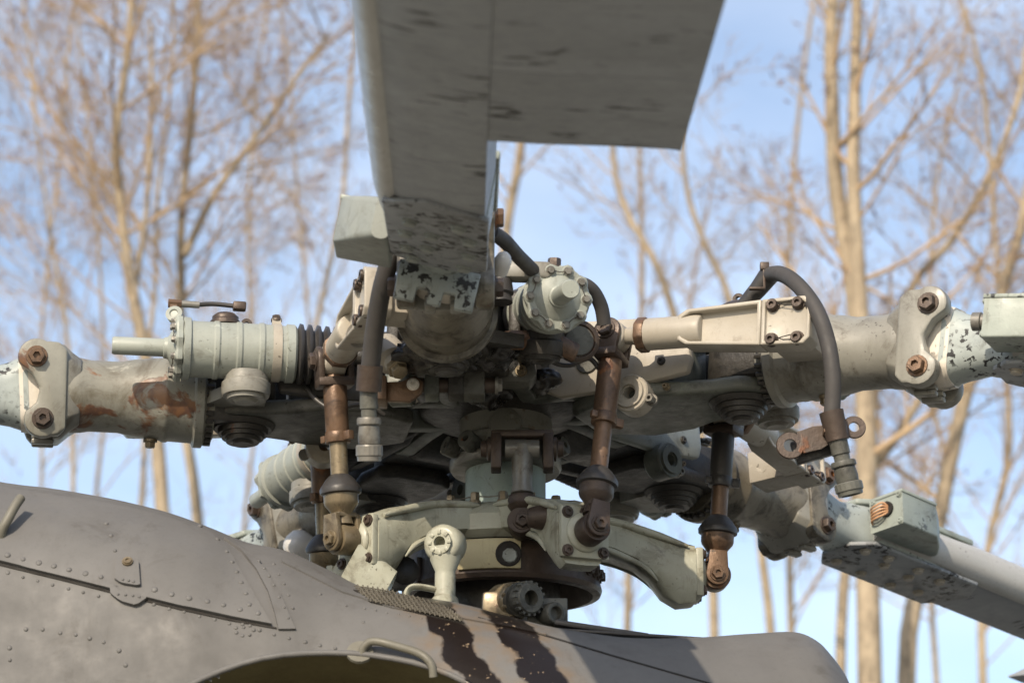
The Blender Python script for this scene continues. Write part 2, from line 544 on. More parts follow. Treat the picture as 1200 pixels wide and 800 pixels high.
# ---- hinge links
def plate_xy(pts_half):
    return pts_half + [(x, -y) for x, y in reversed(pts_half)]


def link_body_me(trim=False):
    b = MB()
    # lower and upper flanges in plan
    half = [(.215, .075), (.25, .10), (.33, .145), (.43, .14), (.50, .105), (.56, .088)] + [(.60 + .088 * cos(R(t)), .088 * sin(R(t))) for t in (75, 60, 45, 30, 15)]
    if trim:
        half = [(.385, .06), (.41, .10)] + half[4:]
    b.prism(plate_xy(half), (0, 0, 0), X3, Y3, -.098, -.062)
    half2 = [(.36, .07), (.43, .105), (.52, .095), (.57, .085)] + [(.60 + .085 * cos(R(t)), .085 * sin(R(t))) for t in (75, 60, 45, 30, 15)]
    b.prism(plate_xy(half2), (0, 0, 0), X3, Y3, .062, .092)
    # central web and the inner hinge eye
    b.prism([(.30, -.10), (.47, -.085), (.50, -.04), (.50, .04), (.47, .085), (.30, .10)], (0, 0, 0), X3, Y3, -.064, .064)
    b.rev((.29, -.066, 0), Y3, [(0, 0), (0, .07), (.006, .078), (.126, .078), (.132, .07), (.132, 0)], 30)
    return b.data('link_body', M['link'], bev=.012, seg=3)


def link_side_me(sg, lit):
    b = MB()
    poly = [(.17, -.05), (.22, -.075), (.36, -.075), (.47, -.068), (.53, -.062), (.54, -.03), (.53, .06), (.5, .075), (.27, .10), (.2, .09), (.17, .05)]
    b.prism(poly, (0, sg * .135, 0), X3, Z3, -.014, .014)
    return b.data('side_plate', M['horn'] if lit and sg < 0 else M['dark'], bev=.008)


def link_lug_me():
    b = MB()
    lug(b, (.40, -.145, -.098), Y3, .044, .014, .05)
    b.rev((.40, -.176, -.098), Y3, [(0, .018), (0, .034), (.008, .036), (.02, .036), (.02, .018)], 28, closed=True)
    return b.data('ring_lug', M['horn'], sharp=30)


def drag_pin_me():
    b = MB()
    b.rev((.6, 0, 0), Z3, [(-.146, 0), (-.146, .022), (-.14, .026), (-.14, .038), (-.131, .041), (-.131, .048), (-.122, .05), (-.122, .056), (-.111, .058), (-.111, .066), (-.104, .072), (-.100, .074),
                           (-.1, .06), (.095, .06), (.095, .068), (.107, .066), (.112, .058), (.112, 0)], 34)
    return b.data('drag_hinge_pin', M['dark'], sharp=30)


def pin_cap_me():
    b = MB()
    b.rev((.6, 0, .112), Z3, [(0, .056), (.006, .056), (.012, .05), (.024, .03), (.03, .012), (.034, 0)], 26)
    lug(b, (.6, 0, .148), Y3, .014, .006, .01, 16)
    return b.data('pin_cap', M['rustdark'], sharp=35)


for i in range(5):
    th = thing('hinge_link', ['greasy hinge link under the blade that points at the camera', 'grey hinge link with a flat sunlit side plate on the right arm',
                              'shadowed hinge link of the right rear arm under the hub', 'shadowed hinge link of the left rear arm under the hub',
                              'smooth dark green hinge link under the damper on the left arm'][i], 'hinge link', ARM[i], 'hinge links of the rotor hub')
    lm = ('dark', 'link', 'dark', 'dark', 'hub')[i]
    sp_m = (None, 'horn', 'boxgrey', None, None)[i]  # paler side plates on two arms: sun and sky light put into their colour
    me = cached(('lb', lm), lambda: link_body_me(lm == 'dark'))
    me.materials[0] = M[lm]
    link('link_body', me, th)
    for sg in (-1, 1):
        me = cached(('ls', sg, sp_m), lambda: link_side_me(sg, False))
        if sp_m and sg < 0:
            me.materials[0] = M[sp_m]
        link('side_plate', me, th)
    me = cached(('lg', lm == 'dark'), link_lug_me)
    if lm == 'dark':
        me.materials[0] = M['link']
    link('ring_lug', me, th)
    dp = link('drag_hinge_pin', cached('dp', drag_pin_me), th)
    link('pin_cap', cached('pc', pin_cap_me), dp)
    bolt(th, (.47, -.149, -.028), (0, -1, 0), .008, .006, 'dark')
    bolt(th, (.445, -.147, -.115), (0, -1, 0), .011, .02, 'steel')
    bolt(th, (.475, -.135, -.085), (0, -1, 0), .007, .012, 'tan')


# ---- blade grips with pitch horn
def barrel_me():
    b = MB()
    b.rev((0, 0, 0), X3, [(.07, 0), (.07, .088), (.085, .092), (.095, .108), (.113, .108), (.118, .098), (.17, .096), (.176, .0985), (.184, .0985), (.19, .095), (.255, .088), (.285, .0815),
                          (.35, .0815), (.37, .085), (.40, .088), (.43, .082), (.43, 0)], 48)
    return b.data('barrel', M['grip'], sharp=32)


def flange_nuts_me():
    b = MB()
    for k in range(30):
        a = 2 * pi * k / 30
        b.rev((.082, .097 * cos(a), .097 * sin(a)), X3, [(-.008, 0), (-.008, .006), (.008, .006), (.008, 0)], 6)
    return b.data('flange_nuts', M['dark'])


def yoke_me():
    b = MB()
    poly = [(.09, -.085), (.09, .085)] + circ(0, 0, .072, 90, 270, 12)
    b.prism(poly, (0, 0, 0), X3, Y3, -.056, .056)
    return b.data('yoke', M['dark'], bev=.012)


def fork_me(sg):
    b = MB()
    o = [(.402, -.088), (.418, -.106)] + circ(.454, -.07, .042, -120, 20, 8) + [(.470, -.034), (.463, 0), (.484, .034)] + circ(.474, .07, .042, -20, 120, 8) + [(.425, .106), (.405, .088)]
    b.prism(o, (0, sg * .078, 0), X3, Z3, -.019, .019)
    return b.data('fork_plate', M['grip'], bev=.007)


def fork_base_me():
    b = MB()
    b.loft([[(x, y * sy, z * sz) for y, z in [(-.7, -1), (.7, -1), (1, -.7), (1, .7), (.7, 1), (-.7, 1), (-1, .7), (-1, -.7)]] for x, sy, sz in
            ((.372, .074, .074), (.395, .086, .088), (.415, .092, .106), (.430, .08, .110))])
    for zz in (-.1, -.112):
        for yy in (-.03, .02):
            b.box((.452, yy, zz * 1.0), (.05, .022, .012))
    return b.data('fork_base', M['grip'], bev=.004)


HF = [None]


def horn_frame(i):
    e, p = EYE[i], PAD[i]
    return frame(e, p - e, Z3)


def horn_arm_me():
    b = MB()
    L = (V((.27, -.235, .0)) - V((-.2, -.25, -.005))).length
    # eye with a neck
    lug(b, (0, 0, 0), Y3, .036, .012, .05)
    b.rev((.03, 0, 0), X3, [(0, .018), (.02, .02), (.035, .03), (.04, .035), (.17, .036), (.185, .034)], 28)
    # flat tapering arm with a sunk panel, then the bolted end pad
    top = lambda x: .041 + (x - .17) * .045
    bot = lambda x: -.038 - (x - .17) * .085

    def sunk(poly, th_, dep):
        cx = (min(p[0] for p in poly) + max(p[0] for p in poly)) / 2
        cz = (min(p[1] for p in poly) + max(p[1] for p in poly)) / 2
        wx = max(p[0] for p in poly) - min(p[0] for p in poly)
        wz = max(p[1] for p in poly) - min(p[1] for p in poly)
        kx, kz = 1 - 2 * th_ / wx, 1 - 2 * th_ / wz
        inn = [(cx + (p[0] - cx) * kx, cz + (p[1] - cz) * kz) for p in poly]
        nv = b.bm.verts.new
        bk = [nv((p[0], .03, p[1])) for p in poly]
        fr = [nv((p[0], -.03, p[1])) for p in poly]
        fi = [nv((p[0], -.03, p[1])) for p in inn]
        sk = [nv((p[0], -.03 + dep, p[1])) for p in inn]
        m_ = len(poly)
        for q in range(m_):
            w_ = (q + 1) % m_
            for u_, v_ in ((bk, fr), (fr, fi), (fi, sk)):
                b.bm.faces.new((u_[q], u_[w_], v_[w_], v_[q]))
        b.bm.faces.new(bk[::-1]); b.bm.faces.new(sk)
    xe = L - .112
    n_ = 5
    sunk([(.165, bot(.165) * .72), (.185, bot(.185))] + [(xe, bot(xe)), (xe, top(xe))] + [(.185, top(.185)), (.165, top(.165) * .72)], .010, .022)
    sunk([(xe + .0005, bot(xe)), (L - .014, bot(L) + .006), (L, bot(L) + .02), (L, top(L) - .016), (L - .014, top(L) - .004), (xe + .0005, top(xe))], .009, .010)
    # bracket back to the barrel
    b.prism([(L - .105, -.045), (L - .012, -.045), (L - .012, .035), (L - .105, .035)], (0, 0, 0), X3, Z3, -.13, -.028)
    return b.data('pitch_horn', M['horn'], bev=.0032, sharp=45)


def clamp_me():
    b = MB()
    b.rev((.062, 0, 0), X3, [(0, 0), (0, .040), (.022, .040), (.022, 0)], 8)
    return b.data('horn_clamp', M['rust'], bev=.003)


for i in range(5):
    th = thing('blade_grip', ['stained blade grip seen end on below the near blade root', 'long tan blade grip with four bolt horn plate on the right',
                              'oily blade grip low on the right rear arm', 'half hidden blade grip of the rear left arm', 'blade grip with brown rust patches and sunlit bolts at the left'][i],
               'blade grip', GRIP[i], 'blade grips of the rotor')
    gm = ('gripoil', 'grip', 'gripoil', 'gripoil', 'griprust')[i]
    me = cached(('barrel', gm), barrel_me)
    me.materials[0] = M[gm]
    link('barrel', me, th)
    f = link('flange_nuts', cached('fn', flange_nuts_me), th); f['kind'] = 'stuff'
    link('yoke', cached('yoke', yoke_me), th)
    link('fork_base', cached('fb', fork_base_me), th)
    for sg in (-1, 1):
        me = cached(('fp', sg, gm), lambda: fork_me(sg))
        me.materials[0] = M[gm if i != 2 else 'grip']
        fp = link('fork_plate', me, th)
        for z in (-.07, .07):
            bolt(fp, (.464 + (.010 if z > 0 else -.010), sg * .097, z), (0, sg, 0), .0195, .018, 'rust' if (i + (z > 0)) % 2 else 'rustdark', 'pin_bolt')
    if i:
        bolt(th, (.21, .0, -.097), (0, 0, -1), .013, .016, 'tan', 'drain_plug')
    ha = link('pitch_horn', cached('ha', horn_arm_me), th, horn_frame(i))
    link('horn_clamp', cached('hc', clamp_me), ha)
    L = (V((.27, -.235, .0)) - V((-.2, -.25, -.005))).length
    for x in (L - .088, L - .030):
        for z in (-.042, .036):
            bolt(ha, (x, -.021, z), (0, -1, 0), .0125, .014, 'rustdark', 'horn_bolt', hexa=False)
    b = MB()
    for z in (-.042, .036):
        for q in (-.006, .006):
            b.tube([(L - .088, -.034, z + q), (L - .059, -.028, z - q * .6), (L - .030, -.034, z - q)], .0012, 5)
    link('safety_wire', cached('sw', lambda: b.data('safety_wire', M['near_black'])), ha)['kind'] = 'stuff'


# ---- blades
def rr(y0, y1, z0, z1, r, x, n=4):
    pts = []
    for cx, cy, a in ((y1 - r, z1 - r, 0), (y0 + r, z1 - r, 90), (y0 + r, z0 + r, 180), (y1 - r, z0 + r, 270)):
        for k in range(n + 1):
            t = R(a + 90 * k / n)
            pts.append((x, cx + r * cos(t), cy + r * sin(t)))
    return pts


def neck_me():
    b = MB()
    b.loft([rr(-.058, .058, -.088, .088, .04, .025),
            rr(-.060, .060, -.072, .072, .05, .07), rr(-.060, .060, -.060, .060, .05, .12), rr(-.07, .07, -.062, .058, .03, .17), rr(-.09, .085, -.06, .055, .018, .23), rr(-.095, .088, -.055, .052, .014, .55)])
    return b.data('root_fitting', M['chip'], sharp=50)


def sleeve_me():
    b = MB()
    b.loft([rr(-.050, .050, -.098, .098, .025, -.055), rr(-.052, .052, -.098, .098, .03, -.02), rr(-.0595, .0595, -.0845, .0845, .043, .045)])
    return b.data('root_lug', M['bare'], sharp=50)


def nose_me():
    b = MB()
    secs = []
    for x in (.20, .34, .45, .6, 3., 7.5):
        t = .051 if x < .5 else .0575
        y0 = -.102 if x < .3 else -.112 if x < .4 else (-.122 if x < .5 else -.127)
        o = [(y0 + .06 - .06 * sin(R(a)), t * cos(R(a)) ** .8 if a < 90 else -t * abs(cos(R(a))) ** .8) for a in (20, 40, 58, 74, 90, 106, 122, 140, 160)]
        q = [(y + .012, z * .85) for y, z in reversed(o)]
        secs.append([(x, y, z - .004) for y, z in o + q])
    b.loft(secs)
    return b.data('leading_edge', M['nose'], sharp=60)


def root_shell_me():
    # blade root box with a pointed inboard start
    b = MB()
    poly = [(.145, -.045), (.19, -.095), (.60, -.100), (.66, -.02), (.60, .094), (.19, .094), (.145, .05)]
    b.prism(poly, (0, 0, 0), X3, Y3, -.066, -.054)
    return b.data('lower_root_plate', M['rootblade'], bev=.004)


def upper_plate_me():
    b = MB()
    poly = [(.16, -.06), (.20, -.09), (.60, -.095), (.60, .09), (.20, .09), (.16, .06)]
    b.prism(poly, (0, 0, 0), X3, Y3, .052, .068)
    return b.data('upper_root_plate', M['root'], bev=.004)


def comb_me():
    # upright comb plate under the root: two notches in its lower edge
    b = MB()
    poly = [(-.078, -.128), (-.038, -.128), (-.036, -.100), (-.014, -.100), (-.012, -.128), (.014, -.128), (.016, -.100), (.040, -.100), (.042, -.128), (.078, -.128), (.080, -.05), (-.080, -.05)]
    b.prism(poly, (.085, 0, 0), Y3, Z3, -.012, .012)
    b.prism([(-.02, -.07), (.09, -.07), (.09, .07), (-.02, .07)], (0, 0, 0), X3, Y3, -.085, -.06)
    return b.data('root_comb', M['comb'], bev=.003)


def spar_sec(x, y0=-.122, y1=.085, t=.055):
    up = [(y1, t * .92)] + [(y0 + .085 + (y1 - y0 - .085) * k / 4, t) for k in (3, 2, 1)] + [(y0 + .085 - .085 * sin(R(a)), t * cos(R(a)) ** .8) for a in (0, 20, 40, 58, 74)] + [(y0, 0.0)]
    lo = [(y, -z) for y, z in reversed(up[:-1])]
    return [(x, y, z - .004) for y, z in up + lo]


def spar_me():
    b = MB()
    b.loft([spar_sec(.36, -.10, .085, .050), spar_sec(.42, -.115, .085, .052), spar_sec(.55), spar_sec(3.0), spar_sec(7.6, t=.045)])
    return b.data('spar', M['blade'], sharp=40)


def pocket_me(L=.392):
    b = MB()
    s0 = []
    for x in (0, L):
        up = [(.0853, .0500), (.18, .036), (.28, .018), (.37, .004), (.392, .0025)]
        lo = [(y, -z * .95) for y, z in reversed(up)]
        s0.append([(x, y, z - .004) for y, z in up + lo])
    b.loft(s0)
    return b.data('trailing_section', M['blade'], sharp=30)


def le_box_me():
    b = MB()
    b.loft([rr(-.205, -.095, -.042, .05, .005, .125), rr(-.205, -.095, -.042, .05, .005, .26), rr(-.165, -.095, -.042, .045, .012, .32), rr(-.13, -.095, -.04, .04, .015, .36)])
    return b.data('leading_edge_box', M['root'], bev=0, sharp=35)


def lid_me():
    b = MB()
    b.prism([(.122, -.208), (.262, -.208), (.262, -.10), (.122, -.10)], (0, 0, .05), X3, Y3, -.006, .003)
    return b.data('box_lid', M['root'], bev=.002)


def socket_me():
    b = MB()
    b.rev((.124, -.155, .010), (-1, 0, 0), [(0, .020), (.006, .02), (.006, .014), (.001, .013), (.001, 0)], 20)
    return b.data('wire_socket', M['near_black'])


def wires_me():
    b = MB()
    for k in range(5):
        z = -.014 + k * .0085
        b.tube(smooth([(.13, -.158, .006 + .002 * k), (.112, -.150, z + .006), (.104, -.132, z), (.110, -.112, z - .002), (.128, -.102, z - .004)], 5), .0028, 6)
    return b.data('wire_bundle', M['orange'])


def plug_me():
    b = MB()
    b.rev((.1255, -.15, .010), (-1, 0, 0), [(0, .016), (.02, .016), (.022, .02), (.04, .02), (.042, .012), (.042, 0)], 24)
    return b.data('plug_stub', M['steel'], sharp=30)


for i in range(5):
    if i == 3:
        lab = 'pale blade root behind the cowl at the left rear, beside lamp dome'
    else:
        lab = ['wide grey rotor blade overhead pointing towards the camera with black scuffs', 'pale green blade root with small plug stub at the right edge',
               'rotor blade with orange wires in its root box at lower right', '', 'white and grey chipped blade root cone at the left edge'][i]
    th = thing('rotor_blade', lab, 'rotor blade', BLADE[i], 'rotor blades')
    link('root_fitting', cached('neck', neck_me), th)
    lp = link('lower_root_plate', cached('rs', root_shell_me), th)
    for (x, y) in ((.20, -.05), (.20, .05), (.28, -.06), (.31, -.02), (.31, .06), (.40, -.06), (.42, -.01), (.43, .06), (.50, -.05), (.52, .04)):
        bolt(lp, (x, y, -.0665), (0, 0, -1), .0125, .009, 'boxgrey' if i == 0 else 'horn', 'plate_bolt', hole=False, hexa=False)
    link('upper_root_plate', cached('up', upper_plate_me), th)
    if i == 0:
        link('root_comb', cached('comb', comb_me), th)
    link('root_lug', cached('slv', sleeve_me), th)
    link('spar', cached('spar', spar_me), th)
    link('leading_edge', cached('nose', nose_me), th)
    me = cached(('leb', i == 0), le_box_me)
    if i == 0:
        me.materials[0] = M['boxgrey']
    lb = link('leading_edge_box', me, th, T(-.045, 0, -.028) if i == 0 else T(.045, 0, 0))
    link('box_lid', cached('lid', lid_me), lb)
    if i == 2:
        link('wire_socket', cached('sock', socket_me), lb)
        w = link('wire_bundle', cached('wires', wires_me), lb)
    else:
        link('plug_stub', cached('plug', plug_me), lb)
    for (y, z) in ((-.195, -.032), (-.108, .04), (-.195, .04)):
        bolt(lb, (.1255, y, z), (-1, 0, 0), .007, .006, 'root', 'cover_screw')
    me = cached('pocket', pocket_me)
    for k in range(16):
        link('trailing_section', me, th, T((1.10 if i != 2 else 1.36) + k * .395, 0, 0))


# ---- dampers
DY, DZ = .19, .018


def d_body():
    b = MB()
    pr = [(.50, .05), (.50, .066), (.505, .073), (.522, .074), (.525, .069)]
    for x in (.575, .625, .675):
        pr += [(x - .004, .0705), (x, .0735), (x + .008, .0735), (x + .012, .0705)]
    pr += [(.735, .0705), (.738, .078), (.752, .080), (.755, .074), (.755, 0)]
    b.rev((0, 0, 0), X3, pr, 44)
    return b.data('damper_body', M['green'], sharp=28)


def d_cap():
    b = MB()
    n = 48
    rings = []
    for x, r, lob in ((.756, .077, 1), (.766, .079, 1), (.770, .077, 1), (.771, .055, 0), (.778, .045, 0), (.785, .030, 0), (.792, .024, 0)):
        rings.append([(x, (r + .005 * lob * cos(10 * 2 * pi * k / n)) * cos(2 * pi * k / n), (r + .005 * lob * cos(10 * 2 * pi * k / n)) * sin(2 * pi * k / n)) for k in range(n)])
    b.loft(rings)
    for k in range(10):
        a = 2 * pi * k / 10
        b.rev((.768, .0665 * cos(a), .0665 * sin(a)), X3, [(0, .0135), (.004, .0135), (.005, .012), (.005, 0)], 16)
    return b.data('end_cap', M['green'], sharp=30)


def d_rod():
    b = MB()
    b.rev((.785, 0, 0), X3, [(0, .028), (.01, .026), (.012, .0225), (.12, .0225), (.125, .02), (.125, 0)], 28)
    return b.data('piston_rod', M['green'], sharp=35)


def d_bellows():
    b = MB()
    pr = [(.375, .03)]
    for k in range(6):
        x = .385 + k * .0195
        pr += [(x, .056 + k * .001), (x + .004, .070 + k * .001), (x + .011, .072 + k * .001), (x + .0155, .058 + k * .001)]
    pr += [(.503, .058)]
    b.rev((0, 0, 0), X3, pr, 40)
    return b.data('bellows', M['rubber'], sharp=60)


def d_band():
    b = MB()
    b.rev((0, 0, 0), X3, [(.535, .066), (.535, .0728), (.555, .0728), (.555, .066)], 44)
    b.box((.545, 0, .079), (.02, .018, .018))
    return b.data('clamp_band', M['horn'])


def d_mount():
    b = MB()
    b.rev((.61, 0, 0), Z3, [(-.135, 0), (-.135, .022), (-.128, .03), (-.128, .042), (-.118, .044), (-.118, .052), (-.108, .055), (-.085, .055), (-.08, .05), (-.06, .05), (-.06, 0)], 32)
    b.prism([(.56, -.055), (.66, -.055), (.74, -.19), (.56, -.19)][::-1], (0, 0, 0), X3, Y3, -.105, -.075)
    return b.data('mount_bracket', M['grip'], sharp=30)


def d_link():
    b = MB()
    b.rev((.2, 0, 0), X3, [(0, .02), (.02, .026), (.18, .026), (.185, .02)], 20)
    b.prism([(.16, -.17), (.23, -.17), (.23, .03), (.16, .03)], (0, 0, 0), X3, Y3, -.03, .03)
    return b.data('inner_rod', M['dark'], bev=.005)


def d_port():
    b = MB()
    b.rev((.66, .0, .066), Z3, [(0, .034), (.01, .034), (.014, .030), (.022, .03), (.03, .022), (.033, 0)], 26)
    return b.data('filler_cap', M['rustdark'], sharp=30)


for i in range(5):
    mx = ARM[i] @ T(0, DY, DZ) @ Matrix.Rotation(R([0, 0, 3, 4, .5][i]), 4, 'Y')
    if i == 0:      # swung with its blade: cap centre seen right of the near root
        da = R(-80)
        mx = T(*(at(654, 349, -.72) - .77 * V((cos(da), sin(da), 0)))) @ Matrix.Rotation(da, 4, 'Z') @ T(.77, 0, 0) @ Matrix.Rotation(R(13), 4, 'Y') @ T(-.77, 0, 0)
    mx = mx @ Matrix.Diagonal((1, .9, .9, 1))
    th = thing('lag_damper', ['pale round damper seen end on with ring of wired bolts, right of the near blade', 'damper hidden behind the right arm of the rotor',
                              'damper behind the hub on the rear right arm', 'bluish shaded damper below the left arm with rod pointing down left',
                              'pale green ribbed damper above the left arm with black bellows'][i], 'damper', mx, 'lag dampers of the rotor')
    link('damper_body', cached('db', d_body), th)
    cp = link('end_cap', cached('dc', d_cap), th)
    for k in range(10):
        a = 2 * pi * k / 10
        bolt(cp, (.772, .0665 * cos(a), .0665 * sin(a)), X3, .0085, .010, 'steel', 'cap_bolt', hole=False)
    link('piston_rod', cached('dr', d_rod), th)
    link('bellows', cached('dbl', d_bellows), th)
    link('clamp_band', cached('dbd', d_band), th)
    bolt(th, (.545, 0, .088), Z3, .01, .012, 'rustdark', 'band_bolt')
    me = cached(('dm', i == 0), d_mount)
    if i == 0:
        me.materials[0] = M['dark']
    link('mount_bracket', me, th)
    link('inner_rod', cached('dl', d_link), th)
    link('filler_cap', cached('dp2', d_port), th)
    if i == 0:
        bolt(th, (.735, -.005, .077), Z3, .016, .022, 'rustdark', 'vent_plug')
    b = MB()
    for k in range(0, 10, 2):
        a0, a1 = 2 * pi * k / 10, 2 * pi * (k + 1) / 10
        b.tube([(.779, .0665 * cos(a0), .0665 * sin(a0)), (.776, .060 * cos((a0 + a1) / 2), .060 * sin((a0 + a1) / 2)), (.779, .0665 * cos(a1), .0665 * sin(a1))], .0011, 5)
    link('lock_wire', cached('dlw', lambda: b.data('lock_wire', M['rustdark'])), th)['kind'] = 'stuff'

# small lever fitting on top of the left damper
mx = ARM[4] @ T(0, DY, DZ)
b = MB()
th = thing('grease_line', 'thin grease line with bare metal sleeve and rusty end lying on the left damper', 'pipe', mx @ T(.66, 0, .09))
b.tube(smooth([(-.02, .0, .012), (.03, -.005, .016), (.075, 0, .008)]), .0055, 10).obj('pipe', 'rubber', th)
MB().rev((.06, 0, .010), X3, [(0, .008), (.04, .008), (.04, 0)], 16).obj('sleeve', 'steel', th)
b = MB(); b.rev((.10, 0, .010), X3, [(0, 0), (0, .009), (.03, .010), (.03, 0)], 6); b.box((.118, 0, .002), (.016, .014, .022)); b.obj('end_fitting', 'rust', th)
b = MB(); b.box((-.03, 0, .012), (.03, .022, .02)); b.obj('clip', 'rustdark', th, bev=.004)
b = MB(); b.rev((.115, .012, -.022), (0.3, 1, .2), [(-.012, 0), (-.012, .017), (.008, .019), (.010, .010), (.006, .008), (.006, 0)], 20); b.obj('banjo_bolt', 'green', th)

b = None
gr = bpy.data.objects['hinge_link']
blob('grease_buildup', 'grease', gr, (.60, -.02, -.10), .075, (1.1, 1.2, .5), 3)
blob('grease_buildup', 'grease', gr, (.52, .085, -.075), .05, (1, 1.1, .7), 8)
blob('grease_buildup', 'grease', gr, (.52, -.10, -.07), .045, (1, 1., .7), 12)
for hx_, hy_, hz_, rr2 in ((.30, -.175, -.075, .035), (.33, .17, -.075, .03), (.26, .02, -.07, .05)):
    blob('grease_lump', 'grease', hub, Matrix.Rotation(R(AZ[0]), 3, 'Z') @ V((hx_, hy_, hz_)), rr2, (1, 1, .8), hx_ * 9)

# ------------------------------------------------------------------ swashplate
SW = V((-.02, 0, -.55))
SAZ = [-67, 5, 77, 149, 225]
TILT = Matrix.Rotation(R(3.5), 4, 'X')
sw = thing('swashplate', 'weathered pale green swashplate with five arched arms under the hub', 'swashplate', T(*SW) @ TILT)
b = MB()
b.rev((0, 0, 0), Z3, [(.03, .12), (.03, .19), (.045, .21), (.08, .212), (.097, .20), (.115, .17), (.118, .11), (.11, .10)], 48)
b.obj('star_ring', 'star', sw, sharp=35)


def star_arm_me():
    b = MB()
    secs = []
    for r, zc, hw, hh in ((.15, .072, .10, .038), (.20, .072, .085, .040), (.25, .064, .064, .042), (.30, .048, .052, .046), (.335, .030, .050, .056), (.365, .006, .052, .072), (.40, -.012, .055, .074), (.43, -.014, .058, .068), (.438, -.014, .058, .066)):
        pts = []
        for a in range(16):
            t = 2 * pi * (a + .5) / 16
            cx, cz = cos(t), sin(t)
            k = (abs(cx) ** 5 + abs(cz) ** 5) ** (-1 / 5)
            pts.append((r, hw * cx * k, zc + hh * cz * k))
        secs.append(pts)
    b.loft(secs)
    # stiffening rib down the side of the arch
    for sg in (-1, 1):
        b.tube(smooth([(.17, sg * .094, .102), (.26, sg * .060, .096), (.34, sg * .052, .074), (.42, sg * .054, .046)]), [.004, .006, .008] + [.009] * 11 + [.008, .007, .006, .005, .004], 8)
        b.tube(smooth([(.22, sg * .072, .036), (.27, sg * .055, .020), (.32, sg * .049, -.004), (.35, sg * .047, -.035)]), [.003, .005, .006] + [.007] * 11 + [.006, .005, .004, .003, .002], 8)
    return b.data('star_arm', M['star'], sharp=45)


def arm_plate_me():
    b = MB()
    b.box((.446, 0, -.012), (.017, .112, .112))
    b.rev((.454, 0, -.012), X3, [(0, .045), (.006, .044), (.01, .036), (.012, .034), (.012, 0)], 28)
    return b.data('arm_plate', M['star'], bev=.005)


def arm_ball_me():
    b = MB()
    b.rev((.458, 0, -.012), X3, [(0, .022), (.012, .02), (.03, .016), (.03, 0)], 20)
    return b.data('trunnion', M['tan'])


for k in range(5):
    r = Matrix.Rotation(R(SAZ[k]), 4, 'Z')
    a = link('star_arm', cached('sa', star_arm_me), sw, r)
    p = link('arm_plate', cached('ap', arm_plate_me), a)
    link('trunnion', cached('ab', arm_ball_me), a)
    for y in (-.042, .042):
        for z in (-.054, .03):
            bolt(a, (.455, y, z), X3, .0105, .008, 'rustdark', 'plate_bolt')
for k in range(18):
    a = R(-150 + k * 20)
    bolt(sw, (.185 * cos(a), .185 * sin(a), .112), Z3, .011, .022, 'tan', 'ring_bolt')
b = MB()
for k in range(18):
    a0, a1 = R(-150 + k * 20), R(-130 + k * 20)
    b.tube([(.185 * cos(a0), .185 * sin(a0), .126), (.19 * cos((a0 + a1) / 2), .19 * sin((a0 + a1) / 2), .121), (.185 * cos(a1), .185 * sin(a1), .126)], .0016, 5)
o = b.obj('lock_wire', 'steel', sw); o['kind'] = 'stuff'

# non-rotating ring
nr = thing('lower_swashplate_ring', 'brown greasy ring below the star with a yellowed plate and dark disc painted as a hole', 'ring', T(*SW) @ TILT @ T(0, 0, .048))
b = MB()
b.rev((0, 0, 0), Z3, [(-.035, .12), (-.028, .20), (-.032, .218), (-.05, .222), (-.09, .222), (-.105, .226), (-.115, .222), (-.118, .205), (-.06, .19), (-.05, .12)], 56, closed=True)
b.obj('ring_body', 'rustdark', nr, sharp=35)
b = MB(); b.rev((0, 0, 0), Z3, [(-.25, .13), (-.06, .13), (-.06, .06), (-.25, .06)], 40, closed=True); b.obj('bearing_sleeve', 'dark', nr)


def arc_plate(a0, a1, r0, r1, z0, z1, n=10):
    b = MB()
    secs = []
    for i in range(n + 1):
        a = R(a0 + (a1 - a0) * i / n)
        secs.append([(r0 * cos(a), r0 * sin(a), z0), (r1 * cos(a), r1 * sin(a), z0), (r1 * cos(a), r1 * sin(a), z1), (r0 * cos(a), r0 * sin(a), z1)])
    b.loft(secs)
    return b


arc_plate(-116, -80, .2, .232, -.098, -.030).obj('yellowed_plate', 'yellow', nr, bev=.003)
dh = V((cos(R(-87)), sin(R(-87)), 0))
b = MB(); b.rev(V((0, 0, -.066)) + dh * .2325, dh, [(-.02, .029), (.0015, .029), (.003, .027), (.003, .0255), (.0012, .025), (.0012, 0)], 26)
b.obj('hole_shade_disc', 'near_black', nr)  # flat dark disc paints a hole's shade on the solid plate
b = MB(); b.rev(V((.003, 0, -.070)) + dh * .2325, dh, [(0, 0), (0, .018), (.0035, .015), (.0035, 0)], 9); b.obj('inner_nut', 'boxgrey', nr)
for a in (-168, -160, -152, -30, -22, -14, -6):
    bolt(nr, (.222 * cos(R(a)), .222 * sin(R(a)), -.075), (cos(R(a)), sin(R(a)), 0), .012, .012, 'rustdark')
for k in range(5):
    arc_plate(-178 + k * 7, -174 + k * 7, .217, .232, -.112, -.05, 3).obj('tooth', 'rustdark', nr, bev=.003)

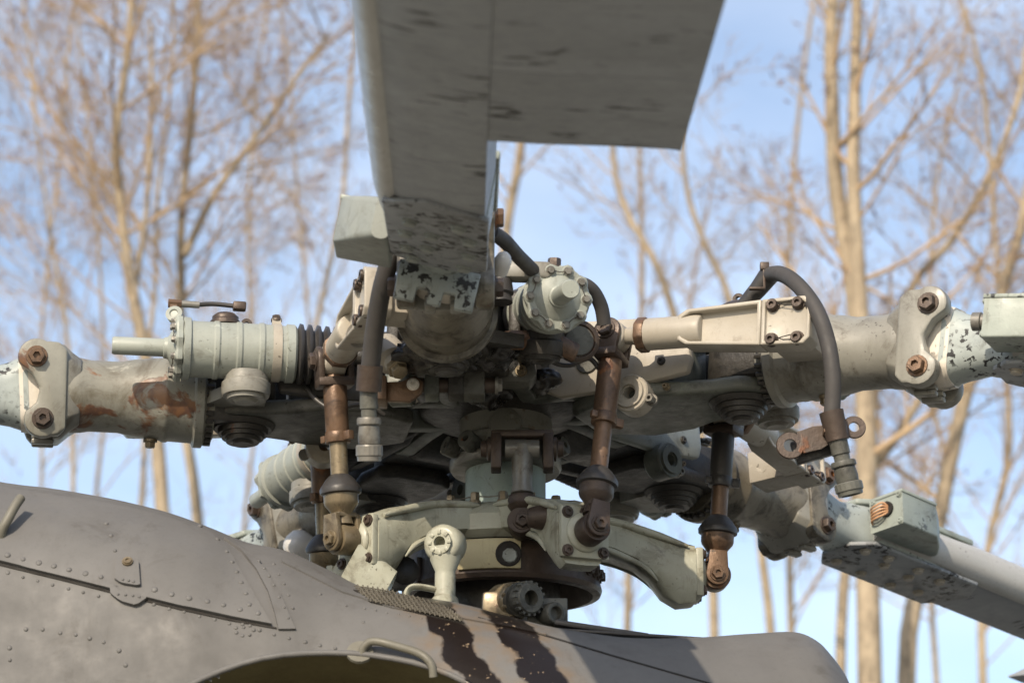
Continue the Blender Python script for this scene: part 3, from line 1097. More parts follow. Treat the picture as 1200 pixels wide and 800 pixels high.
# mast and collar
ms = thing('rotor_mast', 'pale blue green mast tube standing in the swashplate', 'mast', T(SW.x + .005, 0, -.45))
MB().rev((0, 0, 0), Z3, [(-.3, .085), (.02, .093), (.03, .097), (.03, .093), (.155, .093), (.2, .09)], 44).obj('tube', 'mast', ms, sharp=35)
b = MB(); b.rev((0, 0, 0), Z3, [(.125, .093), (.127, .125), (.135, .13), (.15, .13), (.157, .12), (.157, .093)], 44, closed=True); b.obj('flange_ring', 'steel', ms)
b = MB(); b.rev((0, 0, 0), Z3, [(.158, 0), (.158, .100), (.165, .112), (.20, .112), (.205, .106), (.25, .108), (.26, .12), (.285, .12), (.3, .1), (.3, 0)], 44); b.obj('collar', 'griprust', ms, sharp=35)
b = MB(); b.rev((0, -.10, .215), (0, -1, .15), [(-.03, .04), (0, .04), (.012, .034), (.016, .02), (.016, 0)], 22); b.obj('collar_boss', 'griprust', ms)
for a in (-150, -125, -55, -30):
    b = MB(); lug(b, (.145 * cos(R(a)), .145 * sin(R(a)), .165), (cos(R(a)), sin(R(a)), 0.25), .023, .008, .03, 18); b.obj('ear', 'hub', ms)

# torque link
tl = thing('torque_link', 'grimy T shaped torque link hanging from the rusty yoke before the mast', 'link', T(*at(612, 526, -.25)))
o0 = at(612, 528, -.19)
k = .00199
b = MB()
b.rev((-.038, 0, 0), X3, [(0, 0), (0, .022), (.076, .022), (.076, 0)], 24)
b.rev((0, 0, .005), (0, -.03, -1), [(0, .024), (.055, .024), (.09, .022), (.11, .026), (.12, 0)], 26)
b.obj('shank', 'steel', tl, bev=0, sharp=35)
b = MB()
for sx in (-1, 1):
    b.prism([(-.03, -.05), (.02, -.05), (.035, .0), (.15, .005), (.15, .036), (-.02, .036), (-.03, .0)], (sx * .058, 0, -.002), (0, 1, 0), Z3, -.012, .012)
b.prism([(-.07, -.02), (.07, -.02), (.07, .15), (-.07, .15)], (0, 0, .028), X3, Y3, -.004, .012)
b.obj('yoke', 'rustdark', tl, bev=.004)
for sx in (-1, 1):
    b = MB(); b.rev((sx * .066, 0, 0), (sx, 0, 0), [(0, .028), (.01, .028), (.014, .02), (.026, .018), (.028, 0)], 20); b.obj('pivot_nut', 'rustdark', tl)
b = MB(); b.rev((0, -.004, -.112), (0, -.03, -1), [(0, .03), (.008, .033), (.016, .030), (.022, .033), (.03, .028), (.036, .018), (.05, .018), (.05, 0)], 26); b.obj('boot', 'rustdark', tl, sharp=50)
b = MB(); lug(b, (0, -.006, -.175), (.1, 1, -.1), .032, .010, .05); b.obj('lower_eye', 'rustdark', tl)
bolt(tl, (0, -.032, -.175), (0, -1, 0), .017, .014, 'rustdark', 'eye_bolt')
# the connection block beside it
cb = thing('drive_block', 'brown connecting block between torque link and front arm end', 'block', T(*at(632, 606, -.33)) @ Matrix.Scale(.85, 4))
b = MB(); b.rev((-.03, 0, 0), X3, [(0, 0), (0, .024), (.02, .03), (.05, .035), (.08, .03), (.08, 0)], 22); b.box((.062, .02, .0), (.05, .07, .085)); b.obj('block_body', 'rustdark', cb, bev=.004)
for z in (-.028, .028):
    bolt(cb, (.075, -.017, z), (0, -1, 0), .010, .01, 'rustdark')
b = MB(); b.box((.062, -.0175, .002), (.010, .004, .016)); b.obj('tag', 'green', cb)


# ------------------------------------------------------------------ pitch links
def plink_parts(th, L, upper_m, low_m, cup_m, seed, turn):
    """built along +z from the lower eye (0) to the upper eye (L)"""
    b = MB(); lug(b, (0, 0, 0), Y3, .034, .012, .046); b.obj('lower_eye', cup_m, th)
    b = MB()
    for sg in (-1, 1):
        b.prism([(-.02, .055)] + circ(0, 0, .026, 180, 360, 10) + [(.02, .055)], (0, sg * .03, 0), X3, Z3, -.006, .006)
    b.prism([(-.02, .048), (.02, .048), (.02, .058), (-.02, .058)], (0, 0, 0), X3, Z3, -.026, .026)
    b.obj('clevis', cup_m, th, bev=.002)
    bolt(th, (0, -.036, 0), (0, -1, 0), .015, .012, cup_m, 'pivot_bolt')
    MB().rev((0, 0, .045), Z3, [(-.012, 0), (-.012, .024), (0, .022), (.008, .020), (.02, .028), (.03, .036), (.036, .038), (.058, .038), (.058, 0)], 32).obj('cup', cup_m, th, sharp=38)
    MB().rev((0, 0, .098), Z3, [(0, .038), (.003, .045), (.012, .046), (.018, .043), (.034, .032), (.042, .024), (.045, .02), (.045, 0)], 32).obj('boot', 'rubber', th, sharp=60)
    MB().rev((0, 0, .13), Z3, [(0, .0195), (L * .56 - .13, .0195), (L * .56 - .13, 0)], 24).obj('lower_rod', low_m, th)
    MB().rev((0, 0, L * .55), Z3, [(0, 0), (0, .022), (.01, .026), (L * .45 - .05, .0265), (L * .45 - .035, .022), (L * .45 - .03, 0)], 24).obj('upper_rod', upper_m, th, sharp=40)
    b = MB(); b.rev((0, 0, L * .55 - .006), Z3, [(0, .020), (0, .028), (.024, .028), (.024, .020)], 24); b.box((.034, 0, L * .55 + .006), (.022, .016, .02)); b.box((-.03, -.012, L * .55 + .006), (.014, .014, .016))
    b.obj('clamp_collar', upper_m, th, bev=.002)
    b = MB()
    for sg in (-1, 1):
        b.prism([(-.028, -.045)] + [(.028, -.045)] + circ(0, 0, .032, 0, 180, 12), (0, sg * .033, L), X3, Z3, -.007, .007)
    b.prism([(-.028, -.06), (.028, -.06), (.028, -.040), (-.028, -.040)], (0, 0, L), X3, Z3, -.04, .04)
    fk = b.obj('top_fork', 'rustdark', th, bev=.004)
    fk.matrix_basis = T(0, 0, L) @ Matrix.Rotation(turn, 4, 'Z') @ T(0, 0, -L)
    bolt(fk, (0, -.041, L), (0, -1, 0), .018, .014, 'rustdark', 'fork_bolt')


for i in range(5):
    k = {0: 4, 1: 0, 2: 1, 3: 2, 4: 3}[i]
    a = R(SAZ[k])
    bot = T(*SW) @ TILT @ V((.49 * cos(a), .49 * sin(a), -.012))
    top = GRIP[i] @ EYE[i]
    z = top - bot
    # lower eye axis lies along the swashplate arm's tangent; the fork's on the horn's broad side
    vout = V((cos(a), sin(a), 0)) if i != 2 else V((sin(a), -cos(a), 0))
    y = -(vout - z * (vout.dot(z) / z.dot(z))).normalized()
    zz = z.normalized(); x = y.cross(zz)
    hy = (GRIP[i] @ horn_frame(i)).to_3x3() @ V((0, 1, 0))
    turn = math.atan2(-hy.dot(x), hy.dot(y))
    mm = Matrix((x, y, zz)).transposed().to_4x4(); mm.translation = bot
    th = thing('pitch_link', ['rusty orange pitch link with tan cup left of the hanging hose', 'brown pitch link in front of the lit side plate, just right of centre',
                              'pitch link with black upper rod ending at the right arm of the swashplate', 'pitch link behind the mast at the back', 'pitch link with tan cup at the back left of the swashplate'][i],
               'pitch link', mm, 'pitch links of the rotor')
    plink_parts(th, z.length, 'rust' if i != 2 else 'rubber', ['tan', 'rust', 'rust', 'rust', 'tan'][i], ['tan', 'rustdark', 'rust', 'tan', 'tan'][i], i == 1, turn)


# ------------------------------------------------------------------ hoses
def connector(th, p0, p1, m='steel', r=.026):
    p0, p1 = V(p0), V(p1); L = (p1 - p0).length; ax = p1 - p0
    MB().rev(p0, ax, [(0, .6 * r), (0, .72 * r), (.25 * L, .72 * r), (.27 * L, .62 * r), (.4 * L, .62 * r)], 24).obj('ferrule', 'hub', th)
    MB().rev(p0, ax, [(.38 * L, .5 * r), (.38 * L, .92 * r), (.41 * L, .98 * r), (.47 * L, .98 * r), (.49 * L, .9 * r), (.5 * L, .5 * r)], 24).obj('upper_nut', m, th, sharp=30)
    MB().rev(p0, ax, [(.5 * L, .5 * r), (.5 * L, .82 * r), (.66 * L, .9 * r), (.76 * L, .86 * r), (.78 * L, .5 * r)], 24).obj('connector_body', m, th, sharp=30)
    n = 36
    b = MB()
    x, y, z = basis(ax)
    rings = []
    for t, rad in ((.77, .5), (.77, 1.0), (.79, 1.05), (.92, 1.05), (.94, .98), (1.0, .95), (1.0, .75), (.9, .72), (.9, 0.02)):
        rings.append([p0 + z * L * t + (x * cos(2 * pi * q / n) + y * sin(2 * pi * q / n)) * r * rad * (1 + (.03 if (q % 2 and 1 < rad) else 0)) for q in range(n)])
    b.loft(rings); b.obj('coupling_ring', m, th, sharp=25)


def hose(label, pts, r, name='rubber_hose', band=None):
    P = [at(*p) for p in pts]
    th = thing(name, label, 'hose', T(*P[0]))
    loc = [p - P[0] for p in P]
    MB().tube(smooth(loc, 8), r, 16).obj('hose_tube', 'hose', th, sharp=60)
    return th, P[0]


th, o0 = hose('black rubber hose hanging left of the near blade root with a connector at its end', [(462, 285, -1.02), (455, 310, -1.0), (446, 345, -.96), (438, 395, -.9), (434, 432, -.86)], .0195)
q0, q1, q2 = [at(*p) - o0 for p in ((434, 428, -.86), (432, 458, -.84), (433, 540, -.80))]
MB().rev(q0, q1 - q0, [(0, .02), (0, .026), ((q1 - q0).length, .026), ((q1 - q0).length, .02)], 24).obj('cuff', 'rustdark', th)
connector(th, q1, q2, 'steel', .0255)
th, o0 = hose('thick black rubber hose arching over the right arm and hanging down', [(893, 332, -.43), (903, 322, -.46), (918, 322, -.52), (938, 337, -.58), (958, 366, -.62), (971, 405, -.64), (976, 445, -.64), (975, 484, -.63)], .0175)
q0, q1, q2 = [at(*p) - o0 for p in ((974, 482, -.63), (982, 516, -.62), (997, 580, -.60))]
MB().rev(q0, q1 - q0, [(0, .02), (0, .026), ((q1 - q0).length, .024), ((q1 - q0).length, .02)], 24).obj('cuff', 'rustdark', th)
connector(th, q1, q2, 'hub', .0275)
# bracket holding it
br = thing('hose_bracket', 'rusty two hole bracket plate clamped round the right hose end', 'bracket', T(*at(960, 515, -.6)))
u = (at(1000, 500, -.6) - at(920, 523, -.6)).normalized(); n_ = V((0, -1, 0)); w_ = n_.cross(u)
b = MB()
L2 = .142
oo = at(926, 522, -.6) - at(960, 515, -.6)
lug(b, oo, n_, .030, .014, .007)
lug(b, oo + u * L2, n_, .025, .011, .007)
b.prism([(.022, -.024), (.06, -.026), (.10, -.014), (.124, -.018), (.124, .018), (.10, .016), (.06, .026), (.022, .024)], oo, u, w_, -.003, .003)
b.obj('plate', 'rustdark', br)
b = MB(); b.box(oo + u * .085 + V((0, -.012, .004)), (.028, .012, .042), u, V((0, 0, 1))); b.obj('clip', 'rust', br, bev=.003)
b = MB(); b.box(oo + u * .06 + V((0, .03, -.012)), (.1, .02, .05), u, n_); b.obj('back_plate', 'dark', br, bev=.003)
th, o0 = hose('black hose looping behind the bolted damper cap from the near blade root', [(576, 272, -.98), (592, 283, -.92), (612, 305, -.8), (640, 328, -.66), (672, 330, -.58), (692, 338, -.55), (704, 358, -.52), (708, 380, -.5)], .0155)
# hose elbow clip at right arm top
th = thing('hose_elbow', 'small black elbow fitting with bracket where the right hose starts', 'fitting', T(*at(893, 332, -.43)))
b = MB(); b.tube([(-.045, .02, -.05), (-.01, .0, -.015), (.02, -.02, .02)], [.016, .02, .024], 14); b.obj('elbow', 'rubber', th)
b = MB(); b.box((.002, -.03, .0), (.006, .012, .05)); b.box((-.014, -.03, -.024), (.036, .012, .006)); b.box((.004, -.028, .028), (.02, .02, .018)); b.obj('bracket', 'rustdark', th, bev=.002)

# ------------------------------------------------------------------ clutter round the near blade root
th = thing('socket_connector', 'round multi pin socket facing out left of the hanging hose', 'connector', T(*at(420, 393, -.62)))
b = MB(); b.rev((0, 0, 0), (.15, -1, -.2), [(-.05, .02), (0, .027), (.012, .027), (.012, .021), (.004, .020), (.004, 0)], 26); b.obj('shell', 'steel', th, sharp=30)
b = MB()
for k in range(9):
    a = 2 * pi * k / 8
    rr_ = .013 if k < 8 else 0
    b.rev((rr_ * cos(a), -.002, rr_ * sin(a)), (.15, -1, -.2), [(0, .003), (.006, .003), (.006, 0)], 8)
o = b.obj('pins', 'bare', th); o['kind'] = 'stuff'
th = thing('angle_bracket', 'rusty brown angle bracket with a slotted bolt below the near barrel', 'bracket', T(*at(470, 455, -.5)))
b = MB(); b.prism([(-.045, -.03), (.02, -.032), (.045, -.012), (.048, .014), (.03, .028), (.0, .014), (-.045, .012)], (0, 0, 0), X3, Z3, -.008, .008); b.prism([(-.05, -.034), (-.03, -.034), (-.03, .02), (-.05, .02)], (0, 0, 0), X3, Z3, -.04, .03); b.obj('plate', 'rust', th, bev=.003)
bolt(th, (.026, -.009, .006), (0, -1, 0), .011, .008, 'bare', 'slotted_bolt', hexa=False)
th = thing('stop_bolt', 'fat tan stop bolt leaning between the hose and the near barrel', 'bolt', T(*at(460, 425, -.55)))
b = MB(); ax = (.35, -.6, -.75); b.rev((-.02, .04, .05), ax, [(0, .034), (.03, .038), (.06, .034), (.065, .022), (.085, .022), (.085, 0)], 22); b.obj('shaft', 'horn', th, sharp=35)
b = MB(); b.rev(V((-.02, .04, .05)) + V(ax).normalized() * .082, ax, [(0, .024), (.016, .024), (.016, .018), (.03, .018), (.032, 0)], 6); b.obj('nut', 'tan', th, bev=.002)
th = thing('limit_arm', 'rusty curved stop arm across the shadow under the near damper', 'arm', T(*at(620, 398, -.55)))
b = MB(); b.tube(smooth([(-.09, .03, .0), (-.03, -.02, -.008), (.05, -.02, -.014), (.1, .0, -.03)]), [.022] * 19, 12, .6); b.obj('arm_bar', 'rust', th)
b = MB(); b.rev((.108, .04, .012), (.25, -1, -.25), [(-.03, 0), (-.03, .046), (.0, .046), (.004, .040), (.004, .036), (.0, .034), (.0, 0)], 30); b.obj('ring', 'rustdark', th, sharp=35)
b = MB(); b.rev((.108, .04, .012), (.25, -1, -.25), [(-.005, .033), (.006, .031), (.007, 0)], 30); b.obj('disc', 'hub', th)
th = thing('stop_lever', 'grey flat lever joining the near barrel to the bolted damper cap', 'lever', T(*at(610, 318, -.72)))
b = MB(); b.prism([(-.075, -.018), (.06, -.022), (.075, 0), (.06, .016), (-.06, .022), (-.08, .008)], (0, 0, 0), X3, Z3, -.02, .02); b.obj('plate', 'grip', th, bev=.006)
b = MB(); b.rev((-.04, 0, -.02), (0, 0, -1), [(0, .022), (.03, .026), (.034, .02), (.05, .024), (.055, 0)], 18); b.obj('knob', 'rubber', th)
th = thing('tip_lamp', 'small white lamp dome beside the near blade root', 'lamp', T(*at(588, 297, -1.0)))
b = MB(); b.rev((0, .03, -.012), (.2, -.6, .5), [(-.02, .016), (0, .018), (.01, .018), (.022, .013), (.028, .006), (.03, 0)], 20); b.obj('dome', 'glass', th, sharp=60)
th = thing('port_lamp', 'pale lamp dome poking up behind the cowl ridge at left', 'lamp', T(*at(352, 640, .75)))
b = MB(); b.rev((0, 0, 0), (-.8, -.2, .2), [(-.07, .05), (0, .045), (.012, .043), (.03, .034), (.042, .016), (.045, 0)], 22); b.obj('dome', 'glass', th, sharp=60)
b = MB(); b.rev((.06, 0, 0), (-.8, -.2, .2), [(-.06, 0), (-.06, .06), (.02, .058), (.03, .048), (.03, 0)], 22); b.obj('socket', 'root', th, sharp=40)

for lab, pts, r_ in (('thin black cable sagging from the round socket to the near barrel', [(424, 396, -.58), (440, 412, -.55), (462, 408, -.5), (486, 424, -.48), (505, 420, -.46)], .006),
                     ('thin dark cable looping under the bolted damper cap', [(632, 408, -.5), (648, 424, -.48), (668, 428, -.46), (690, 420, -.42), (702, 432, -.40)], .0055),
                     ('thin cable drooping behind the rusty left pitch link', [(352, 440, -.22), (368, 466, -.24), (392, 480, -.25), (420, 474, -.25), (450, 486, -.22)], .006)):
    P = [at(*p) for p in pts]
    th = thing('thin_cable', lab, 'cable', T(*P[0]), 'thin cables on the hub')
    MB().tube(smooth([p - P[0] for p in P], 6), r_, 8).obj('cable_run', 'rubber', th, sharp=60)
    b = MB(); d_ = P[1] - P[0]; b.rev((0, 0, 0), d_, [(-.006, 0), (-.006, r_ * 1.8), (.02, r_ * 1.8), (.022, r_)], 12); b.obj('cable_clip', 'steel', th)

th = thing('stop_lug_pair', 'pair of grey stop lugs on a cross pin under the near barrel', 'lugs', T(*at(536, 448, -.44)))
for x0, m_, ww in ((-.055, 'link', .016), (.034, 'hub', .026), (.0, 'dark', .02)):
    b = MB(); b.prism([(-.022, -.035), (.02, -.04), (.03, -.01), (.026, .05), (-.03, .05)], (x0, 0, 0), Y3, Z3, -ww, ww); b.obj('lug', m_, th, bev=.005)
b = MB(); b.rev((-.09, -.004, -.008), X3, [(0, 0), (0, .017), (.17, .017), (.175, .014), (.175, 0)], 20); b.obj('cross_pin', 'rustdark', th, sharp=35)
bolt(th, (.086, -.004, -.008), X3, .016, .012, 'steel', 'pin_nut')
th = thing('grease_fitting_block', 'small oily block with two fittings right of the stop lugs', 'block', T(*at(600, 440, -.40)))
b = MB(); b.prism([(-.045, -.022), (.04, -.026), (.055, -.004), (.05, .026), (-.04, .03)], (0, 0, 0), X3, Z3, -.03, .03); b.obj('block_body', 'hub', th, bev=.006)
for xx in (-.02, .02):
    bolt(th, (xx, .031 - .062, 0), (0, -1, 0), .011, .016, 'tan', 'fitting')

# ------------------------------------------------------------------ servo and rod end on the deck
th = thing('rod_end', 'pale tan rod end with a big castellated eye before the lower ring', 'rod end', T(*at(522, 638, -.36)))
b = MB(); ax = V((-.35, -1, -.12)); b.rev((0, 0, 0), ax, [(-.03, 0), (-.03, .036), (-.02, .042), (.02, .042), (.028, .036), (.03, .030), (.03, .013), (.01, .011), (.01, 0)], 30)
b.rev((0, 0, -.03), (0, 0, -1), [(-.02, .036), (.005, .033), (.03, .022), (.04, .0225), (.085, .0225), (.09, .028), (.12, .036), (.125, 0)], 26); b.obj('eye_body', 'star', th, sharp=40)
b = MB()
axn = ax.normalized(); x_, y_, z_ = basis(axn)
b.rev(axn * .03, ax, [(0, .013), (0, .026), (.008, .026), (.008, .013)], 26, closed=True)
for q in range(8):
    a = 2 * pi * q / 8
    b.box(axn * .036 + (x_ * cos(a) + y_ * sin(a)) * .0225, (.009, .0075, .010), x_ * cos(a) + y_ * sin(a), -x_ * sin(a) + y_ * cos(a))
b.obj('castle_nut', 'star', th, bev=.001)
b = MB(); b.prism([(-.028, 0), (.03, 0), (.045, -.05), (-.05, -.05)], (0, -.005, -.135), X3, Z3, -.03, .03); b.obj('foot', 'star', th, bev=.006)
th = thing('looped_strap', 'bent tan metal strap looping left of the rod end foot', 'strap', T(*at(490, 695, -.36)))
b = MB(); b.tube(smooth([(-.025, 0, -.03), (-.025, 0, .0), (-.012, 0, .014), (.02, 0, .012), (.065, 0, .0)]), .007, 8, 2.0); b.obj('strap_band', 'star', th)
sv = thing('servo_actuator', 'tan servo cylinder on the deck with open round end facing right', 'servo', T(*at(606, 703, -.36)) @ Matrix.Scale(.72, 4))
ax = V((.55, -.8, -.12)); axn = ax.normalized()
b = MB(); b.rev(-axn * .10, ax, [(0, 0), (0, .05), (.02, .056), (.09, .056), (.1, .05), (.1, 0)], 32); b.obj('housing', 'tan', sv, sharp=35)
b = MB(); b.box((-.05, .03, -.015), (.11, .08, .085)); b.obj('block', 'tan', sv, bev=.012)
b = MB(); b.rev(axn * .0, ax, [(0, .04), (0, .052), (.02, .053), (.02, .044), (.05, .043), (.05, .047), (.07, .047), (.075, .042), (.075, .024), (.03, .022), (.03, 0)], 32); b.obj('end_ring', 'hub', sv, sharp=30)
x_, y_, z_ = basis(axn)
for q in range(16):
    a = 2 * pi * q / 16
    b = MB(); rad = x_ * cos(a) + y_ * sin(a)
    b.box(axn * .06 + rad * .048, (.010, .008, .022), rad, -x_ * sin(a) + y_ * cos(a))
    me = b.data('tooth', M['hub']); link('tooth', me, sv)
for q in range(9):
    a = 2 * pi * q / 9
    bolt(sv, axn * .001 + (x_ * cos(a) + y_ * sin(a)) * .050, ax, .006, .012, 'tan', 'servo_bolt', hole=False)
b = MB(); b.rev(V((.11, -.02, -.045)), ax, [(-.06, .03), (0, .034), (.012, .032), (.012, .020), (-.01, .018), (-.01, 0)], 24); b.box((.09, .05, -.04), (.12, .08, .10)); b.obj('side_port', 'hub', sv, bev=.003)

# ------------------------------------------------------------------ fuselage cowl
SIL = [(-420, 470, -.40), (-250, 505, -.40), (-100, 540, -.40), (0, 566, -.40), (80, 577, -.40), (150, 590, -.41), (210, 606, -.42), (250, 621, -.43), (290, 637, -.43), (340, 648, -.43),
       (385, 668, -.43), (430, 690, -.45), (480, 700, -.47), (540, 709, -.50), (600, 724, -.52), (660, 738, -.52), (740, 748, -.50), (820, 747, -.46), (880, 743, -.42), (925, 741, -.40),
       (950, 750, -.40), (966, 766, -.40), (980, 786, -.40), (992, 815, -.40), (1003, 860, -.40), (1012, 920, -.40), (1018, 1000, -.40)]
spts = smooth([at(p[0], p[1] + 5, p[2]) for p in SIL], 5)
fus = thing('helicopter_fuselage', 'grey riveted helicopter engine cowl with hinged panel and black oil runs', 'helicopter', T(0, 0, 0))
b = MB()
rows = []
NV = 40
for q, p in enumerate(spts):
    f = min(1., max(0., (p.x + .55) / .35)) * (1 - min(1., max(0., (p.x - .35) / .2)))     # around the mast the top opens
    row = []
    w, h = .36, .36
    back = []
    for v in range(8, 0, -1):
        th_ = R(90) * v / 8
        wb = .36 * (1 - f) + .02 * f
        back.append(V((p.x, p.y + wb * sin(th_), p.z - (.36 * (1 - f) + .06 * f) * (1 - cos(th_)))))
    front = []
    for v in range(NV + 1):
        t = v / NV
        th_ = R(90) * min(1., t / .55)
        y = p.y - w * sin(th_)
        z = p.z - h * (1 - cos(th_))
        if t > .55:
            k = (t - .55) / .45
            z = z - (z + 1.9) * k
            y = y - .10 * k
        k_ = mnoise.noise(V((p.x * 5.5, z * 6, 3))) * .0035 + mnoise.noise(V((p.x * 13, z * 11, 9))) * .0012
        front.append(V((p.x, y - k_, z + k_ * .6)))
    rows.append([b.bm.verts.new(x) for x in [V((p.x, .4, -1.9)), V((p.x, max(back[0].y, .02), -1.75 if f < .5 else -1.0))] + back + front + [V((p.x, -.5, -2.2)), V((p.x, 0, -2.3))]])
for a, c in zip(rows, rows[1:]):
    for k in range(len(a) - 1):
        b.bm.faces.new((a[k], a[k + 1], c[k + 1], c[k]))
b.bm.faces.new(rows[-1])
b.bm.faces.new(rows[0][::-1])
bmesh.ops.recalc_face_normals(b.bm, faces=b.bm.faces)
BV = BVHTree.FromBMesh(b.bm)


def hit(px, py):
    p, n, i, d = BV.ray_cast(CAM, ray(px, py))
    if p is None:
        return None, None
    if n.dot(ray(px, py)) > 0:
        n = -n
    return p, n


# intake opening in the side: an ellipse in the x-z plane
c0, _ = hit(385, 780)
pa, _ = hit(372, 765); pl, _ = hit(225, 799); prr, _ = hit(540, 799)
ICX, IA = (pl.x + prr.x) / 2, (prr.x - pl.x) / 2
IZ0 = pa.z
IB = .30
# ellipse through top (pa.z) and both ends: solve the centre so that ends sit on the curve
zc = IZ0 - IB
ex = IA / math.sqrt(max(.05, 1 - ((pl.z + prr.z) / 2 - zc) ** 2 / IB ** 2))


def inel(v, g=1.):
    return ((v.x - ICX) / (ex * g)) ** 2 + ((v.z - zc) / (IB * g)) ** 2 < 1


bmesh.ops.subdivide_edges(b.bm, edges=[e for e in b.bm.edges if all(inel(v.co, 1.2) and v.co.y < -.6 for v in e.verts)], cuts=3, use_grid_fill=True)
kill = [f for f in b.bm.faces if all(inel(v.co) for v in f.verts) and f.calc_center_median().y < -.55]
bmesh.ops.delete(b.bm, geom=kill, context='FACES')
b.obj('cowl_skin', 'cowl', fus, sharp=40)


def surf_y(x, z):
    p, n, i, d = BV.ray_cast(V((x, -5, z)), V((0, 1, 0)))
    return p.y if p else -.8


rim, prev = [], None
for k in range(61):
    a = 2 * pi * k / 60
    x, z = ICX + ex * cos(a), zc + IB * sin(a)
    rim.append(V((x, surf_y(x, z) - .004, z)))
MB().tube(rim, .0065, 8).obj('intake_lip', 'cowl', fus, sharp=60)
b = MB()
secs = []
for d_, g in ((0, 1.), (.04, .97), (.12, .93), (.3, .85), (.45, .6), (.46, .02)):
    secs.append([(ICX + ex * g * cos(2 * pi * k / 48), surf_y(ICX + ex * cos(2 * pi * k / 48), zc + IB * sin(2 * pi * k / 48)) * (1 - min(1, d_ * 3)) + (-.72) * min(1, d_ * 3) + d_, zc + IB * g * sin(2 * pi * k / 48)) for k in range(48)])
b.loft(secs, cap=False); b.obj('intake_duct', 'olive', fus, sharp=60)


def patch(name, top, bot, m, off=.007, nu=40, nv=14, thick=.01, label=None):
    """a skin panel laid on the cowl between two curves (photo pixels projected on the surface)"""
    def lerp(c, t):
        t = t * (len(c) - 1); i = min(int(t), len(c) - 2); f = t - i
        return c[i][0] + (c[i + 1][0] - c[i][0]) * f, c[i][1] + (c[i + 1][1] - c[i][1]) * f
    g = MB(); gr = []
    for i in range(nu + 1):
        col = []
        for j in range(nv + 1):
            (x0, y0), (x1, y1) = lerp(top, i / nu), lerp(bot, i / nu)
            t = j / nv
            p, n = hit(x0 + (x1 - x0) * t, y0 + (y1 - y0) * t)
            col.append((p, n) if p else (col[-1] if col else None))
        gr.append(col)
    up = [[g.bm.verts.new(q[0] + q[1] * off) if q else None for q in col] for col in gr]
    dn = [[g.bm.verts.new(q[0] + q[1] * (off - thick)) if q else None for q in col] for col in gr]

    def face(*v):
        if all(v) and len(set(v)) == 4:
            g.bm.faces.new(v)
    for i in range(nu):
        for j in range(nv):
            face(up[i][j], up[i][j + 1], up[i + 1][j + 1], up[i + 1][j])
        face(up[i][nv], dn[i][nv], dn[i + 1][nv], up[i + 1][nv]); face(up[i][0], up[i + 1][0], dn[i + 1][0], dn[i][0])
    for j in range(nv):
        face(up[nu][j], up[nu][j + 1], dn[nu][j + 1], dn[nu][j]); face(up[0][j], dn[0][j], dn[0][j + 1], up[0][j + 1])
    o = g.obj(name, m, fus, sharp=50)
    if label:
        o['label'] = label
    return o


patch('hinged_panel', [(-60, 562), (0, 576), (80, 587), (150, 599), (205, 614), (243, 626), (262, 640)],
      [(-60, 645), (0, 659), (70, 676), (140, 694), (210, 711), (270, 724), (318, 733)], 'cowl', .010, 50, 16, .014)
patch('seam_gap', [(-60, 646), (0, 660), (70, 677), (140, 695), (210, 712), (270, 725), (324, 735)],
      [(-60, 648.6), (0, 662.6), (70, 679.6), (140, 697.4), (210, 714.4), (270, 727.4), (324, 737)], 'near_black', .002, 50, 1, .003)
patch('joint_strip', [(262, 632), (282, 646), (300, 668), (314, 694), (322, 720), (326, 738)], [(274, 636), (294, 650), (313, 672), (328, 696), (338, 720), (346, 738)], 'cowl', .006, 30, 4, .01)
patch('edge_strip', [(330, 655), (400, 690), (460, 710), (540, 722), (600, 733), (640, 742)], [(330, 659), (400, 694), (460, 713), (540, 725), (600, 736), (640, 745)], 'cowl', .004, 40, 1, .006)
patch('rear_seam', [(560, 723), (640, 744), (720, 768), (790, 788), (840, 802)], [(560, 724.5), (640, 745.5), (720, 769.5), (790, 789.5), (840, 803.5)], 'near_black', .0015, 30, 1, .003)
patch('latch_plate', [(136, 656), (140, 656), (160, 660), (163, 664)], [(135, 683), (142, 688), (160, 691), (165, 690)], 'cowl', .018, 8, 6, .014)
patch('latch_base', [(129, 687), (135, 688), (165, 694), (172, 697)], [(130, 697), (142, 706), (160, 711), (172, 703)], 'cowl', .010, 8, 4, .012)
for px, py in ((150, 665),):
    p, n = hit(px, py)
    bolt(fus, p + n * .019, n, .009, .006, 'tan', 'latch_screw', hexa=False)
# rivets
b = MB()
rnd = random.Random(5)


def rivrow(pts, step, r=.0052, off=0., jit=.6):
    for (x0, y0), (x1, y1) in zip(pts, pts[1:]):
        L_ = math.hypot(x1 - x0, y1 - y0); n_ = max(1, int(L_ / step))
        for k in range(n_):
            t = (k + .5) / n_
            p, n = hit(x0 + (x1 - x0) * t + rnd.uniform(-jit, jit), y0 + (y1 - y0) * t + rnd.uniform(-jit, jit))
            if p:
                q_ = rnd.uniform(.82, 1.12); hh_ = rnd.uniform(.55, 1.1)
                b.rev(p + n * off, n, [(-.002, r * q_), (.0012 * hh_, r * .9 * q_), (.0026 * hh_, r * .5 * q_), (.0028 * hh_, 0)], 10)


